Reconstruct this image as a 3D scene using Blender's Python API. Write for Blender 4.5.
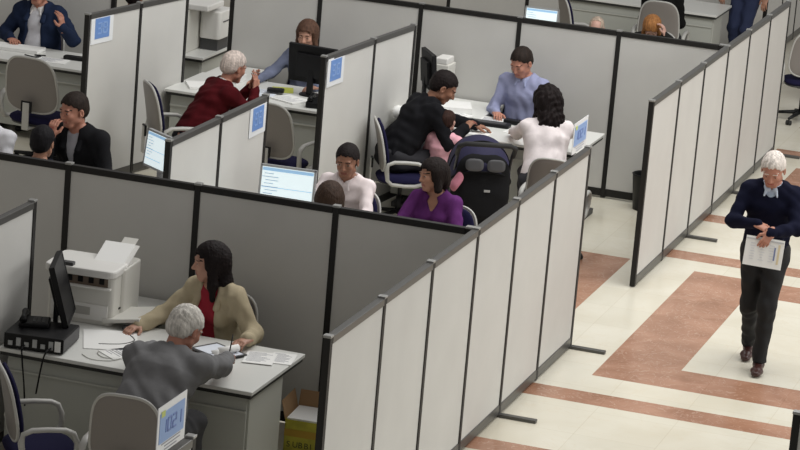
import bpy, bmesh, math, random
import numpy as np
from mathutils import Vector, Matrix
import openvdb

random.seed(7)
PI = math.pi
SC = bpy.context.scene
COL = SC.collection
for o in list(bpy.data.objects):
    bpy.data.objects.remove(o)

# ------------------------------------------------------------------ camera
cam_d = bpy.data.cameras.new('camera')
cam_d.sensor_width = 36.0
cam_d.lens = 3001.45 / 800.0 * 36.0
cam_d.clip_end = 200
cam = bpy.data.objects.new('camera', cam_d)
COL.objects.link(cam)
pitch, roll, yaw = 0.24623, 0.08545, -0.2955
Fv = Vector((math.sin(yaw) * math.cos(pitch), math.cos(yaw) * math.cos(pitch), -math.sin(pitch)))
Rv = Fv.cross(Vector((0, 0, 1))).normalized()
Uv = Rv.cross(Fv)
R2 = Rv * math.cos(roll) + Uv * math.sin(roll)
U2 = -Rv * math.sin(roll) + Uv * math.cos(roll)
cam.matrix_world = Matrix(((R2.x, U2.x, -Fv.x, 5.2342), (R2.y, U2.y, -Fv.y, -15.2385), (R2.z, U2.z, -Fv.z, 6.5351), (0, 0, 0, 1)))
SC.camera = cam

# ------------------------------------------------------------------ world, big lights, exposure
w = bpy.data.worlds.new('hall_ambient')
SC.world = w
w.use_nodes = True
w.node_tree.nodes['Background'].inputs[0].default_value = (1.0, 0.965, 0.935, 1)
w.node_tree.nodes['Background'].inputs[1].default_value = 0.26


def area(name, loc, target, sx, sy, power, color=(1, 1, 1)):
    d = bpy.data.lights.new(name, 'AREA')
    d.shape = 'RECTANGLE'
    d.size, d.size_y = sx, sy
    d.energy = power
    d.color = color
    o = bpy.data.objects.new(name, d)
    COL.objects.link(o)
    o.location = loc
    o.rotation_euler = (Vector(target) - Vector(loc)).to_track_quat('-Z', 'Y').to_euler()
    return o


area('hall_skylight', (1.8, 8.7, 8.5), (1.8, 8.7001, 0), 9, 7.6, 980, (1.0, 0.995, 0.975))
area('hall_side_window', (10.5, 8.0, 4.6), (0, 8.5, 0.8), 16, 4, 560, (1.0, 0.995, 0.975))
SC.view_settings.view_transform = 'Standard'
SC.view_settings.look = 'None'
SC.view_settings.exposure = 0.0
SC.view_settings.gamma = 1.0
SC.view_settings.use_curve_mapping = False
try:
    SC.cycles.max_bounces = 6
except Exception:
    pass

# ------------------------------------------------------------------ materials
_M = {}


def mat(name, color, rough=0.6, metal=0.0, noise=0.0, nscale=8.0, bump=0.0, bscale=200.0, emit=None, spec=None, coat=0.0):
    if name in _M:
        return _M[name]
    m = bpy.data.materials.new(name)
    m.use_nodes = True
    nt = m.node_tree
    b = nt.nodes['Principled BSDF']
    b.inputs['Base Color'].default_value = (*color, 1)
    b.inputs['Roughness'].default_value = rough
    b.inputs['Metallic'].default_value = metal
    if spec is not None:
        b.inputs['Specular IOR Level'].default_value = spec
    if coat:
        b.inputs['Coat Weight'].default_value = coat
    if noise or bump:
        tc = nt.nodes.new('ShaderNodeTexCoord')
    if noise:
        n = nt.nodes.new('ShaderNodeTexNoise')
        n.inputs['Scale'].default_value = nscale
        n.inputs['Detail'].default_value = 4
        nt.links.new(tc.outputs['Object'], n.inputs['Vector'])
        r = nt.nodes.new('ShaderNodeValToRGB')
        r.color_ramp.elements[0].position = 0.3
        r.color_ramp.elements[1].position = 0.7
        r.color_ramp.elements[0].color = (*[max(0, c * (1 - noise)) for c in color], 1)
        r.color_ramp.elements[1].color = (*[min(1, c * (1 + noise)) for c in color], 1)
        nt.links.new(n.outputs['Fac'], r.inputs['Fac'])
        nt.links.new(r.outputs['Color'], b.inputs['Base Color'])
    if bump:
        n2 = nt.nodes.new('ShaderNodeTexNoise')
        n2.inputs['Scale'].default_value = bscale
        n2.inputs['Detail'].default_value = 3
        nt.links.new(tc.outputs['Object'], n2.inputs['Vector'])
        bp = nt.nodes.new('ShaderNodeBump')
        bp.inputs['Strength'].default_value = bump
        bp.inputs['Distance'].default_value = 0.01
        nt.links.new(n2.outputs['Fac'], bp.inputs['Height'])
        nt.links.new(bp.outputs['Normal'], b.inputs['Normal'])
    if emit:
        b.inputs['Emission Color'].default_value = (*emit[0], 1)
        b.inputs['Emission Strength'].default_value = emit[1]
    _M[name] = m
    return m


def marble(name, c1, c2, vein, scale=1.2, rough=0.22, vamt=0.5):
    m = bpy.data.materials.new(name)
    m.use_nodes = True
    nt = m.node_tree
    b = nt.nodes['Principled BSDF']
    tc = nt.nodes.new('ShaderNodeTexCoord')
    n = nt.nodes.new('ShaderNodeTexNoise')
    n.inputs['Scale'].default_value = scale
    n.inputs['Detail'].default_value = 8
    n.inputs['Distortion'].default_value = 0.6
    nt.links.new(tc.outputs['Object'], n.inputs['Vector'])
    r = nt.nodes.new('ShaderNodeValToRGB')
    r.color_ramp.elements[0].position = 0.3
    r.color_ramp.elements[1].position = 0.7
    r.color_ramp.elements[0].color = (*c1, 1)
    r.color_ramp.elements[1].color = (*c2, 1)
    nt.links.new(n.outputs['Fac'], r.inputs['Fac'])
    v = nt.nodes.new('ShaderNodeTexNoise')
    v.inputs['Scale'].default_value = scale * 2.3
    v.inputs['Detail'].default_value = 5
    v.inputs['Distortion'].default_value = 1.8
    nt.links.new(tc.outputs['Object'], v.inputs['Vector'])
    vr = nt.nodes.new('ShaderNodeValToRGB')
    vr.color_ramp.elements[0].position = 0.485
    vr.color_ramp.elements[0].color = (0, 0, 0, 1)
    e = vr.color_ramp.elements.new(0.5)
    e.color = (vamt, vamt, vamt, 1)
    vr.color_ramp.elements[-1].position = 0.515
    vr.color_ramp.elements[-1].color = (0, 0, 0, 1)
    nt.links.new(v.outputs['Fac'], vr.inputs['Fac'])
    mx = nt.nodes.new('ShaderNodeMix')
    mx.data_type = 'RGBA'
    nt.links.new(vr.outputs['Color'], mx.inputs[0])
    nt.links.new(r.outputs['Color'], mx.inputs[6])
    mx.inputs[7].default_value = (*vein, 1)
    # slab joints
    br = nt.nodes.new('ShaderNodeTexBrick')
    br.offset = 0.0
    br.inputs['Scale'].default_value = 1.0
    br.inputs['Mortar Size'].default_value = 0.003
    br.inputs['Brick Width'].default_value = 0.6
    br.inputs['Row Height'].default_value = 0.58
    br.inputs['Color1'].default_value = (1, 1, 1, 1)
    br.inputs['Color2'].default_value = (0.955, 0.955, 0.945, 1)
    br.inputs['Mortar'].default_value = (0.88, 0.86, 0.82, 1)
    nt.links.new(tc.outputs['Object'], br.inputs['Vector'])
    mu = nt.nodes.new('ShaderNodeMix')
    mu.data_type = 'RGBA'
    mu.blend_type = 'MULTIPLY'
    mu.inputs[0].default_value = 1
    nt.links.new(mx.outputs[2], mu.inputs[6])
    nt.links.new(br.outputs['Color'], mu.inputs[7])
    nt.links.new(mu.outputs[2], b.inputs['Base Color'])
    b.inputs['Roughness'].default_value = rough
    return m


PANEL = mat('partition_laminate', (0.585, 0.578, 0.552), 0.55, noise=0.03, nscale=2.5)
RAIL = mat('dark_bronze_rail', (0.10, 0.098, 0.093), 0.36, 0.45)
RAILB = mat('black_rail', (0.018, 0.017, 0.016), 0.5, 0.0, spec=0.25)
POSTM = mat('dark_post', (0.018, 0.017, 0.016), 0.5, 0.0, spec=0.25)
CAP = mat('grey_cap', (0.33, 0.33, 0.32), 0.4, 0.5)
SHELL = mat('chair_shell_grey', (0.215, 0.195, 0.18), 0.5)
ARM = mat('chair_arm_grey', (0.46, 0.455, 0.43), 0.45)
NAVY = mat('navy_upholstery', (0.013, 0.012, 0.042), 0.95, bump=0.2, bscale=400, spec=0.15)
BLACKP = mat('black_plastic', (0.008, 0.008, 0.009), 0.45, spec=0.25)
BLACKR = mat('black_rubber', (0.02, 0.02, 0.02), 0.8)
DESKT = mat('desk_top_laminate', (0.72, 0.725, 0.695), 0.35)
DESKP = mat('desk_panel_grey', (0.44, 0.45, 0.41), 0.55)
DESKE = mat('desk_edge_dark', (0.022, 0.022, 0.02), 0.5)
DRAWER = mat('drawer_front_grey', (0.50, 0.505, 0.46), 0.5)
PAPER = mat('white_paper', (0.86, 0.86, 0.84), 0.8)
PAPERB = mat('bluish_paper', (0.74, 0.78, 0.86), 0.8)
PRINTC = mat('printer_casing', (0.64, 0.63, 0.585), 0.45)
PRINTD = mat('printer_grey', (0.40, 0.39, 0.36), 0.5)
PRINTW = mat('printer_white', (0.74, 0.73, 0.70), 0.45)
DARKG = mat('dark_grey_plastic', (0.06, 0.06, 0.062), 0.5)
SILVER = mat('silver_plastic', (0.42, 0.43, 0.44), 0.35, 0.3)
INK = mat('printed_text_grey', (0.33, 0.34, 0.38), 0.8)
SIGNB = mat('sign_blue', (0.15, 0.28, 0.60), 0.4)
SIGNL = mat('sign_light_blue', (0.24, 0.38, 0.68), 0.4)
SIGNP = mat('sign_violet_blue', (0.17, 0.25, 0.54), 0.5)
SIGNG = mat('sign_green', (0.55, 0.62, 0.18), 0.5)
CLEAR = mat('sign_backing_white', (0.80, 0.82, 0.84), 0.25)


# ------------------------------------------------------------------ mesh helpers
def link(name, me, mats, parent=None, smooth=False, bevel=0.0, auto=None):
    o = bpy.data.objects.new(name, me)
    COL.objects.link(o)
    if not isinstance(mats, (list, tuple)):
        mats = [mats]
    for m_ in mats:
        me.materials.append(m_)
    if smooth:
        for p_ in me.polygons:
            p_.use_smooth = True
    if bevel:
        bv = o.modifiers.new('Bevel', 'BEVEL')
        bv.width = bevel
        bv.segments = 2
        bv.limit_method = 'ANGLE'
        bv.angle_limit = 0.6
    if parent:
        o.parent = parent
    return o


class MB:
    """collects shapes for ONE mesh object"""

    def __init__(self):
        self.v, self.f, self.m, self.s = [], [], [], []

    def add(self, vs, fs, mi=0, sm=False):
        n = len(self.v)
        self.v += [tuple(v) for v in vs]
        self.f += [tuple(i + n for i in f) for f in fs]
        self.m += [mi] * len(fs)
        self.s += [sm] * len(fs)
        return self

    def box(self, c, s, mi=0, M=None):
        x, y, z = c
        a, b, d = s[0] / 2, s[1] / 2, s[2] / 2
        vs = [Vector((x + i * a, y + j * b, z + k * d)) for k in (-1, 1) for j in (-1, 1) for i in (-1, 1)]
        if M is not None:
            vs = [M @ v for v in vs]
        return self.add(vs, [(0, 2, 3, 1), (4, 5, 7, 6), (0, 1, 5, 4), (2, 6, 7, 3), (0, 4, 6, 2), (1, 3, 7, 5)], mi)

    def b2(self, lo, hi, mi=0, M=None):
        return self.box([(lo[i] + hi[i]) / 2 for i in range(3)], [hi[i] - lo[i] for i in range(3)], mi, M)

    def prism(self, pts, z0, z1, mi=0, M=None, sm=False):
        """pts: 2D outline (x,y) counter-clockwise, extruded in z"""
        n = len(pts)
        vs = [Vector((x, y, z0)) for x, y in pts] + [Vector((x, y, z1)) for x, y in pts]
        if M is not None:
            vs = [M @ v for v in vs]
        self.add(vs, [tuple(range(n - 1, -1, -1)), tuple(range(n, 2 * n))], mi)
        k = len(self.v) - 2 * n
        for i in range(n):
            j = (i + 1) % n
            self.f.append((k + i, k + j, k + n + j, k + n + i))
            self.m.append(mi)
            self.s.append(sm)
        return self

    def tube(self, path, r, n=10, mi=0, sq=1.0, up=(0, 0, 1), close=False):
        path = [Vector(p) for p in path]
        rs = r if isinstance(r, (list, tuple)) else [r] * len(path)
        rings = []
        side_prev = None
        for i, p in enumerate(path):
            a = path[i - 1] if i else (path[-1] if close else p)
            b = path[i + 1] if i < len(path) - 1 else (path[0] if close else p)
            t = (b - a).normalized()
            s = t.cross(Vector(up))
            if s.length < 1e-3:
                s = t.cross(Vector((0, 1, 0)))
            s.normalize()
            if side_prev is not None and s.dot(side_prev) < 0:
                s = -s
            side_prev = s
            u = s.cross(t)
            rings.append([p + s * math.cos(2 * PI * k / n) * rs[i] * sq + u * math.sin(2 * PI * k / n) * rs[i] for k in range(n)])
        vs = [q for ring in rings for q in ring]
        fs = []
        L = len(rings)
        for i in range(L if close else L - 1):
            for k in range(n):
                a, b = i * n + k, i * n + (k + 1) % n
                j = ((i + 1) % L) * n
                fs.append((a, b, j + (k + 1) % n, j + k))
        if not close:
            fs.append(tuple(range(n - 1, -1, -1)))
            fs.append(tuple((L - 1) * n + k for k in range(n)))
        return self.add(vs, fs, mi, True)

    def cyl(self, a, b, r, r2=None, n=16, mi=0):
        return self.tube([a, b], [r, r if r2 is None else r2], n, mi)

    def ball(self, c, r, n=12, mi=0):
        r = r if isinstance(r, (tuple, list)) else (r, r, r)
        vs, fs = [], []
        for i in range(n // 2 + 1):
            th = PI * i / (n // 2)
            for k in range(n):
                ph = 2 * PI * k / n
                vs.append((c[0] + r[0] * math.sin(th) * math.cos(ph), c[1] + r[1] * math.sin(th) * math.sin(ph), c[2] + r[2] * math.cos(th)))
        for i in range(n // 2):
            for k in range(n):
                fs.append((i * n + k, (i + 1) * n + k, (i + 1) * n + (k + 1) % n, i * n + (k + 1) % n))
        return self.add(vs, fs, mi, True)

    def pad(self, outline, rings, thick, curve=None, M=None, mi=0, k=4.0):
        """pillow: outline list of (x,z), thickness along y, curve(x,z)->y offset"""
        n = len(outline)
        vs, fs = [], []
        for sgn in (1, -1):
            for r in rings:
                th = thick / 2 * (max(0, 1 - r ** k)) ** 0.5
                for (x, z) in outline:
                    X, Z = x * r, z * r
                    vs.append(Vector((X, sgn * th + (curve(X, Z) if curve else 0), Z)))
        R = len(rings)
        for s_ in (0, 1):
            base = s_ * R * n
            for i in range(R - 1):
                for j in range(n):
                    a, b = base + i * n + j, base + i * n + (j + 1) % n
                    c, d = base + (i + 1) * n + (j + 1) % n, base + (i + 1) * n + j
                    fs.append((a, b, c, d) if s_ == 0 else (d, c, b, a))
            f0 = tuple(base + j for j in range(n))
            fs.append(f0[::-1] if s_ == 0 else f0)
        if M is not None:
            vs = [M @ v for v in vs]
        return self.add(vs, fs, mi, True)

    def build(self, name, mats, parent=None, bevel=0.0):
        me = bpy.data.meshes.new(name)
        me.from_pydata(self.v, [], self.f)
        me.polygons.foreach_set('material_index', self.m)
        me.polygons.foreach_set('use_smooth', self.s)
        me.validate()
        me.update()
        return link(name, me, mats, parent, False, bevel)


def tag(o, label=None, cat=None, group=None, kind=None):
    if label:
        o['label'] = label
    if cat:
        o['category'] = cat
    if group:
        o['group'] = group
    if kind:
        o['kind'] = kind
    return o


def empty(name, loc=(0, 0, 0), rz=0.0):
    o = bpy.data.objects.new(name, None)
    COL.objects.link(o)
    o.location = loc
    o.rotation_euler = (0, 0, math.radians(rz))
    o.empty_display_size = 0.1
    return o


def copy_tree(o, parent=None):
    c = o.copy()
    COL.objects.link(c)
    if parent:
        c.parent = parent
    for ch in list(o.children):
        copy_tree(ch, c)
    return c


def superell(a, b, p=3.2, n=40, taper=0.0):
    pts = []
    for i in range(n):
        t = 2 * PI * i / n
        c, s = math.cos(t), math.sin(t)
        x = a * math.copysign(abs(c) ** (2 / p), c)
        z = b * math.copysign(abs(s) ** (2 / p), s)
        x *= 1 - taper * (z / b)
        pts.append((x, z))
    return pts


def rrect(w_, h_, r, n=4):
    pts = []
    for cx, cy, a0 in ((w_ / 2 - r, h_ / 2 - r, 0), (-w_ / 2 + r, h_ / 2 - r, 90), (-w_ / 2 + r, -h_ / 2 + r, 180), (w_ / 2 - r, -h_ / 2 + r, 270)):
        for i in range(n + 1):
            a = math.radians(a0 + 90 * i / n)
            pts.append((cx + r * math.cos(a), cy + r * math.sin(a)))
    return pts


# ------------------------------------------------------------------ floor
CREAM = marble('cream_marble', (0.66, 0.615, 0.50), (0.76, 0.73, 0.63), (0.66, 0.56, 0.40), 1.3, 0.25, 0.25)
BROWN = marble('brown_marble', (0.30, 0.145, 0.085), (0.46, 0.25, 0.165), (0.60, 0.42, 0.32), 2.6, 0.25, 0.6)
fb = MB()
X0, X1, Y0, Y1 = -10.0, 6.0, -4.5, 24.0
# rectangles (x0,y0,x1,y1) of brown marble let into the cream
brown = []
for k in range(-1, 3):
    o_ = 8.12 * k
    brown += [(0.0, 5.38 + o_ - 1.2 * 0, 6.0, 5.68 + o_), (0.0, 3.92 + o_, 6.0, 4.2 + o_)] if k == 0 else []
brown += [(0.0, 10.02, 6.0, 10.32), (0.0, 11.55, 6.0, 11.85), (0.0, 14.9, 6.0, 15.2), (0.0, 16.4, 6.0, 16.7)]
brown += [(0.35, 6.12, 0.93, 9.68), (0.93, 6.12, 6.0, 6.64), (0.93, 9.16, 6.0, 9.68)]
brown += [(0.35, 12.4, 0.93, 14.4), (0.93, 12.4, 6.0, 12.9), (0.93, 13.9, 6.0, 14.4)]
brown += [(-0.75, 7.0, -0.24, 9.75)]
xs = sorted({X0, X1} | {r[0] for r in brown} | {r[2] for r in brown})
ys = sorted({Y0, Y1} | {r[1] for r in brown} | {r[3] for r in brown})
vid = {}
vs, fs, ms = [], [], []
for j, y in enumerate(ys):
    for i, x in enumerate(xs):
        vs.append((x, y, 0))
for j in range(len(ys) - 1):
    for i in range(len(xs) - 1):
        cx, cy = (xs[i] + xs[i + 1]) / 2, (ys[j] + ys[j + 1]) / 2
        n_ = len(xs)
        fs.append((j * n_ + i, j * n_ + i + 1, (j + 1) * n_ + i + 1, (j + 1) * n_ + i))
        ms.append(1 if any(r[0] < cx < r[2] and r[1] < cy < r[3] for r in brown) else 0)
me = bpy.data.meshes.new('floor')
me.from_pydata(vs, [], fs)
me.polygons.foreach_set('material_index', ms)
tag(link('floor', me, [CREAM, BROWN]), kind='structure')

# ------------------------------------------------------------------ partitions
HP = 1.61


def partition(posts, label, feet=(), foot_dir=(1, 0), name='partition_screen', group=None, end_caps=True):
    """posts: list of (x,y) of the square uprights; one board between each pair"""
    t = empty(name, (posts[0][0], posts[0][1], 0))
    tag(t, label, 'partition', group)
    ox, oy = posts[0]
    RL = RAILB if abs(posts[0][1] - posts[1][1]) < 0.3 else RAIL
    for i, (x, y) in enumerate(posts):
        m = MB().box((x - ox, y - oy, HP / 2 + 0.004), (0.044, 0.044, HP - 0.008))
        p_ = m.build('post', POSTM, t)
        MB().box((x - ox, y - oy, HP + 0.004), (0.052, 0.052, 0.016)).build('post_cap', CAP, p_, 0.003)
    for (a, b) in zip(posts[:-1], posts[1:]):
        a, b = Vector((a[0] - ox, a[1] - oy, 0)), Vector((b[0] - ox, b[1] - oy, 0))
        d = (b - a)
        L = d.length
        M = Matrix.Translation(a) @ Matrix.Rotation(math.atan2(d.y, d.x), 4, 'Z')
        bd = MB().b2((0.022, -0.015, 0.09), (L - 0.022, 0.015, HP - 0.045), 0, M).build('panel', PANEL, t)
        MB().b2((0.024, -0.024, HP - 0.047), (L - 0.024, 0.024, HP), 0, M).build('top_rail', RL, t, 0.004)
        MB().b2((0.024, -0.022, 0.02), (L - 0.024, 0.022, 0.092), 0, M).build('bottom_rail', RL, t, 0.003)
    for i in feet:
        x, y = posts[i][0] - ox, posts[i][1] - oy
        fx, fy = foot_dir
        m = MB()
        M = Matrix.Translation((x, y, 0)) @ Matrix.Rotation(math.atan2(fy, fx), 4, 'Z')
        m.b2((-0.28, -0.026, 0.0), (0.30, 0.026, 0.024), 0, M)
        m.build('foot', RAIL, t, 0.004)
    return t


aisle = [(0.0, 0.72), (0.0, 1.72), (0.0, 2.71), (0.0, 3.73), (0.0, 4.73), (0.0, 5.73), (0.0, 6.73)]
partition(aisle, 'long row of six pale grey screens along the corridor, nearest the camera', feet=(0, 2, 4, 6))
partition([(x, y + 8.12) for x, y in aisle], 'long pale grey screen row beside the walking man, running off to the top right', feet=(2, 4, 6))
partition([(0, -4.42), (0, -3.42), (0, -2.42), (0, -1.42)], 'pale screen row whose top rail just shows under the placard at the bottom edge', feet=(3,))
partition([(x, 3.73) for x in (-0.045 - 0.0, -1.0, -2.02, -3.0, -4.0, -5.0)], 'dark grey cross screen behind the woman in the beige jacket')
partition([(x, 11.85) for x in (-0.045, -1.03, -2.0, -2.98, -4.0, -4.9)], 'grey cross screen behind the man in the light blue shirt')
partition([(x, 11.85) for x in (-6.15, -7.1, -8.1)], 'grey screen behind the man in the navy jacket, top left')
partition([(-1.12, 19.75), (-1.12, 20.75), (-1.12, 21.75), (-1.12, 22.75)], 'pale screens at the top edge, right of the standing person in navy')
partition([(x, 19.97) for x in (-1.5, -2.5, -3.3, -4.1, -5.1)], 'pale far screen at the very top of the picture, behind the far desk')
partition([(-2.74, 0.62), (-2.75, 1.62), (-2.76, 2.60)], 'pale side screen at the left edge, beside the black monitor and printer')
partition([(-2.71, 4.86), (-2.705, 5.86), (-2.70, 6.86)], 'pale side screen with a blue notice, in front of the man in the red sweater')
partition([(-2.86, 8.71), (-2.78, 9.80), (-2.70, 10.72)], 'pale side screen with a blue notice, beside the man in the black suit')
partition([(-5.22, 9.06), (-5.08, 9.91), (-4.94, 10.70)], 'pale side screen with a blue notice, top left by the curved-back chair')
partition([(2.76, 0.81), (3.76, 0.81), (4.76, 0.81)], 'screen end post cut by the right edge, bottom right corner')


def notice(loc, label, w_=0.36, h_=0.25, rz=0, digits='38', big=False, group=None):
    """white sheet with a blue square and pale lettering; faces local +x after rotation"""
    t = empty('notice', loc, rz)
    tag(t, label, 'sign', group)
    MB().box((0, 0, 0), (0.004, w_, h_)).build('white_sheet', CLEAR, t)
    bw, bh = (w_ * 0.66, h_ * 0.74) if not big else (w_ * 0.86, h_ * 0.62)
    MB().box((0.0032, 0.0, 0.012), (0.002, bw, bh)).build('blue_field', SIGNB if not big else SIGNL, t)
    seg = {'0': 'abcdef', '1': 'bc', '2': 'abged', '3': 'abgcd', '6': 'afgedc', '7': 'abc', '8': 'abcdefg', '9': 'abcdfg', '4': 'fgbc', '5': 'afgcd'}
    n = len(digits)
    dw, dh = (bw * 0.24, bh * 0.5) if not big else (bw * 0.13, bh * 0.42)
    gap = dw * 0.55
    tot = n * dw + (n - 1) * gap
    th = dw * 0.24
    for i, ch in enumerate(digits):
        m = MB()
        cy = -tot / 2 + dw / 2 + i * (dw + gap)
        for s_ in seg[ch]:
            q = {'a': (0, dh / 2, dw, th), 'd': (0, -dh / 2, dw, th), 'g': (0, 0, dw, th), 'b': (dw / 2, dh / 4, th, dh / 2), 'c': (dw / 2, -dh / 4, th, dh / 2), 'f': (-dw / 2, dh / 4, th, dh / 2), 'e': (-dw / 2, -dh / 4, th, dh / 2)}[s_]
            m.box((0.0052, cy + q[0], 0.012 + q[1]), (0.002, q[2] + th * 0.4, q[3]))
        m.build('numeral', SIGNL if not big else SIGNP, t)
    if big:
        MB().box((0.0045, -w_ * 0.33, h_ * 0.33), (0.002, w_ * 0.13, h_ * 0.12)).build('green_emblem', SIGNG, t)
        m = MB()
        for k in range(3):
            m.box((0.0032, 0.02 * (k % 2), -h_ * 0.30 - 0.018 * k), (0.002, w_ * (0.66 - 0.12 * k), 0.005))
        m.build('small_print', INK, t)
    return t


notice((-5.166, 9.27, 1.452), 'blue and white desk-number notice on the top left side screen', digits='38', rz=-9.4, group=None)
notice((-2.822, 8.93, 1.455), 'blue and white desk-number notice on the side screen by the black monitor', digits='36', rz=-4)
notice((-2.681, 6.66, 1.45), 'blue and white desk-number notice on the screen end behind the red sweater man', digits='32', rz=-0.3)
notice((0.0, 6.42, 1.765), 'pale placard standing on the end of the corridor screens behind the white-top woman', 0.42, 0.24, digits='1021', big=True)
notice((0.0, -1.71, 1.765), 'blue placard with a green emblem standing on the rail at the bottom edge', 0.38, 0.26, digits='1021', big=True)

# ------------------------------------------------------------------ office chair
def make_chair():
    """seat faces +Y; origin on the floor under the seat"""
    t = empty('office_chair')
    # back shell (hard plastic, seen from behind) and the navy pad on its front
    M = Matrix.Translation((0, -0.235, 0.78)) @ Matrix.Rotation(math.radians(9), 4, 'X')
    curve = lambda x, z: -0.30 * x * x * -1 + 0.18 * (z + 0.05) ** 2 * -1 + 0.02
    out = superell(0.226, 0.255, 3.4, 44, 0.10)
    rings = [0.02, 0.3, 0.55, 0.75, 0.88, 0.95, 0.985, 1.0]
    sh = MB().pad(out, rings, 0.03, curve, M, 0, 10).build('backrest_shell', SHELL, t)
    MB().tube([M @ Vector((x * 1.0, curve(x, z), z)) for x, z in out], 0.011, 8, close=True).build('shell_rim', ARM, sh)
    M2 = Matrix.Translation((0, -0.205, 0.785)) @ Matrix.Rotation(math.radians(9), 4, 'X')
    MB().pad([(x * 0.955, z * 0.955) for x, z in out], rings, 0.05, curve, M2, 0, 6).build('backrest_cushion', NAVY, t)
    # bracket in its notch
    m = MB()
    m.b2((-0.028, -0.285, 0.40), (0.028, -0.268, 0.63))
    m.b2((-0.028, -0.285, 0.385), (0.028, 0.02, 0.405))
    m.build('back_bracket', ARM, t, 0.003)
    m = MB()
    m.b2((-0.045, -0.279, 0.545), (-0.032, -0.262, 0.64))
    m.b2((0.032, -0.279, 0.545), (0.045, -0.262, 0.64))
    m.b2((-0.045, -0.279, 0.632), (0.045, -0.262, 0.642))
    m.build('bracket_slot', BLACKP, t)
    # seat
    MS = Matrix.Translation((0, 0.0, 0.455)) @ Matrix.Rotation(math.radians(-90), 4, 'X')
    so = superell(0.238, 0.225, 3.0, 44)
    MB().pad(so, rings, 0.085, lambda x, z: 0.0, MS, 0, 5).build('seat', NAVY, t)
    MS2 = Matrix.Translation((0, 0.0, 0.420)) @ Matrix.Rotation(math.radians(-90), 4, 'X')
    MB().pad([(x * 0.93, z * 0.93) for x, z in so], rings, 0.04, lambda x, z: 0.0, MS2, 0, 8).build('seat_pan', DARKG, t)
    # armrest hoops
    for s in (-1, 1):
        x = s * 0.275
        pts = [(s * 0.16, 0.05, 0.412), (s * 0.235, 0.05, 0.415), (x, 0.06, 0.45)]
        hoop = [(x, 0.155, 0.455), (x + s * .005, 0.185, 0.50), (x + s * .01, 0.185, 0.58), (x + s * .012, 0.16, 0.645), (x + s * .012, 0.11, 0.668), (x + s * .012, 0.0, 0.672), (x + s * .012, -0.10, 0.668), (x + s * .012, -0.155, 0.64), (x + s * .01, -0.165, 0.58), (x + s * .005, -0.15, 0.48), (x, -0.11, 0.44), (x, 0.0, 0.43), (x, 0.10, 0.435)]
        m = MB().tube(hoop, 0.018, 10, close=True, sq=1.3)
        m.box((s * 0.215, 0.0, 0.425), (0.12, 0.10, 0.012))
        a = m.build('armrest', ARM, t)
    # column, star base, castors
    m = MB().cyl((0, 0, 0.10), (0, 0, 0.26), 0.028).cyl((0, 0, 0.26), (0, 0, 0.41), 0.018)
    m.box((0, 0, 0.40), (0.18, 0.20, 0.03))
    m.build('gas_column', BLACKP, t)
    m = MB().cyl((0, 0, 0.085), (0, 0, 0.125), 0.042)
    for k in range(5):
        a = 2 * PI * k / 5 + 0.3
        m.tube([(0.02 * math.cos(a), 0.02 * math.sin(a), 0.108), (0.29 * math.cos(a), 0.29 * math.sin(a), 0.072)], [0.024, 0.015], 8)
    m.build('star_base', BLACKP, t)
    for k in range(5):
        a = 2 * PI * k / 5 + 0.3
        c = Vector((0.285 * math.cos(a), 0.285 * math.sin(a), 0.028))
        q = Vector((-math.sin(a), math.cos(a), 0))
        m = MB().cyl(c - q * 0.026, c - q * 0.006, 0.028).cyl(c + q * 0.006, c + q * 0.026, 0.028).cyl(c, c + Vector((0, 0, 0.045)), 0.008)
        m.build('castor', BLACKR, t)
    return t


_chair = make_chair()
_used = []
CH_LOC = []


def chair(x, y, rz, label, group=None):
    c = _chair if not _used else copy_tree(_chair)
    _used.append(c)
    c.location = (x, y, 0)
    c.rotation_euler = (0, 0, math.radians(rz))
    if 'group' in c:
        del c['group']
    tag(c, label, 'chair', 'grey office chairs with navy pads')
    CH_LOC.append((x, y))
    return c


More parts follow.
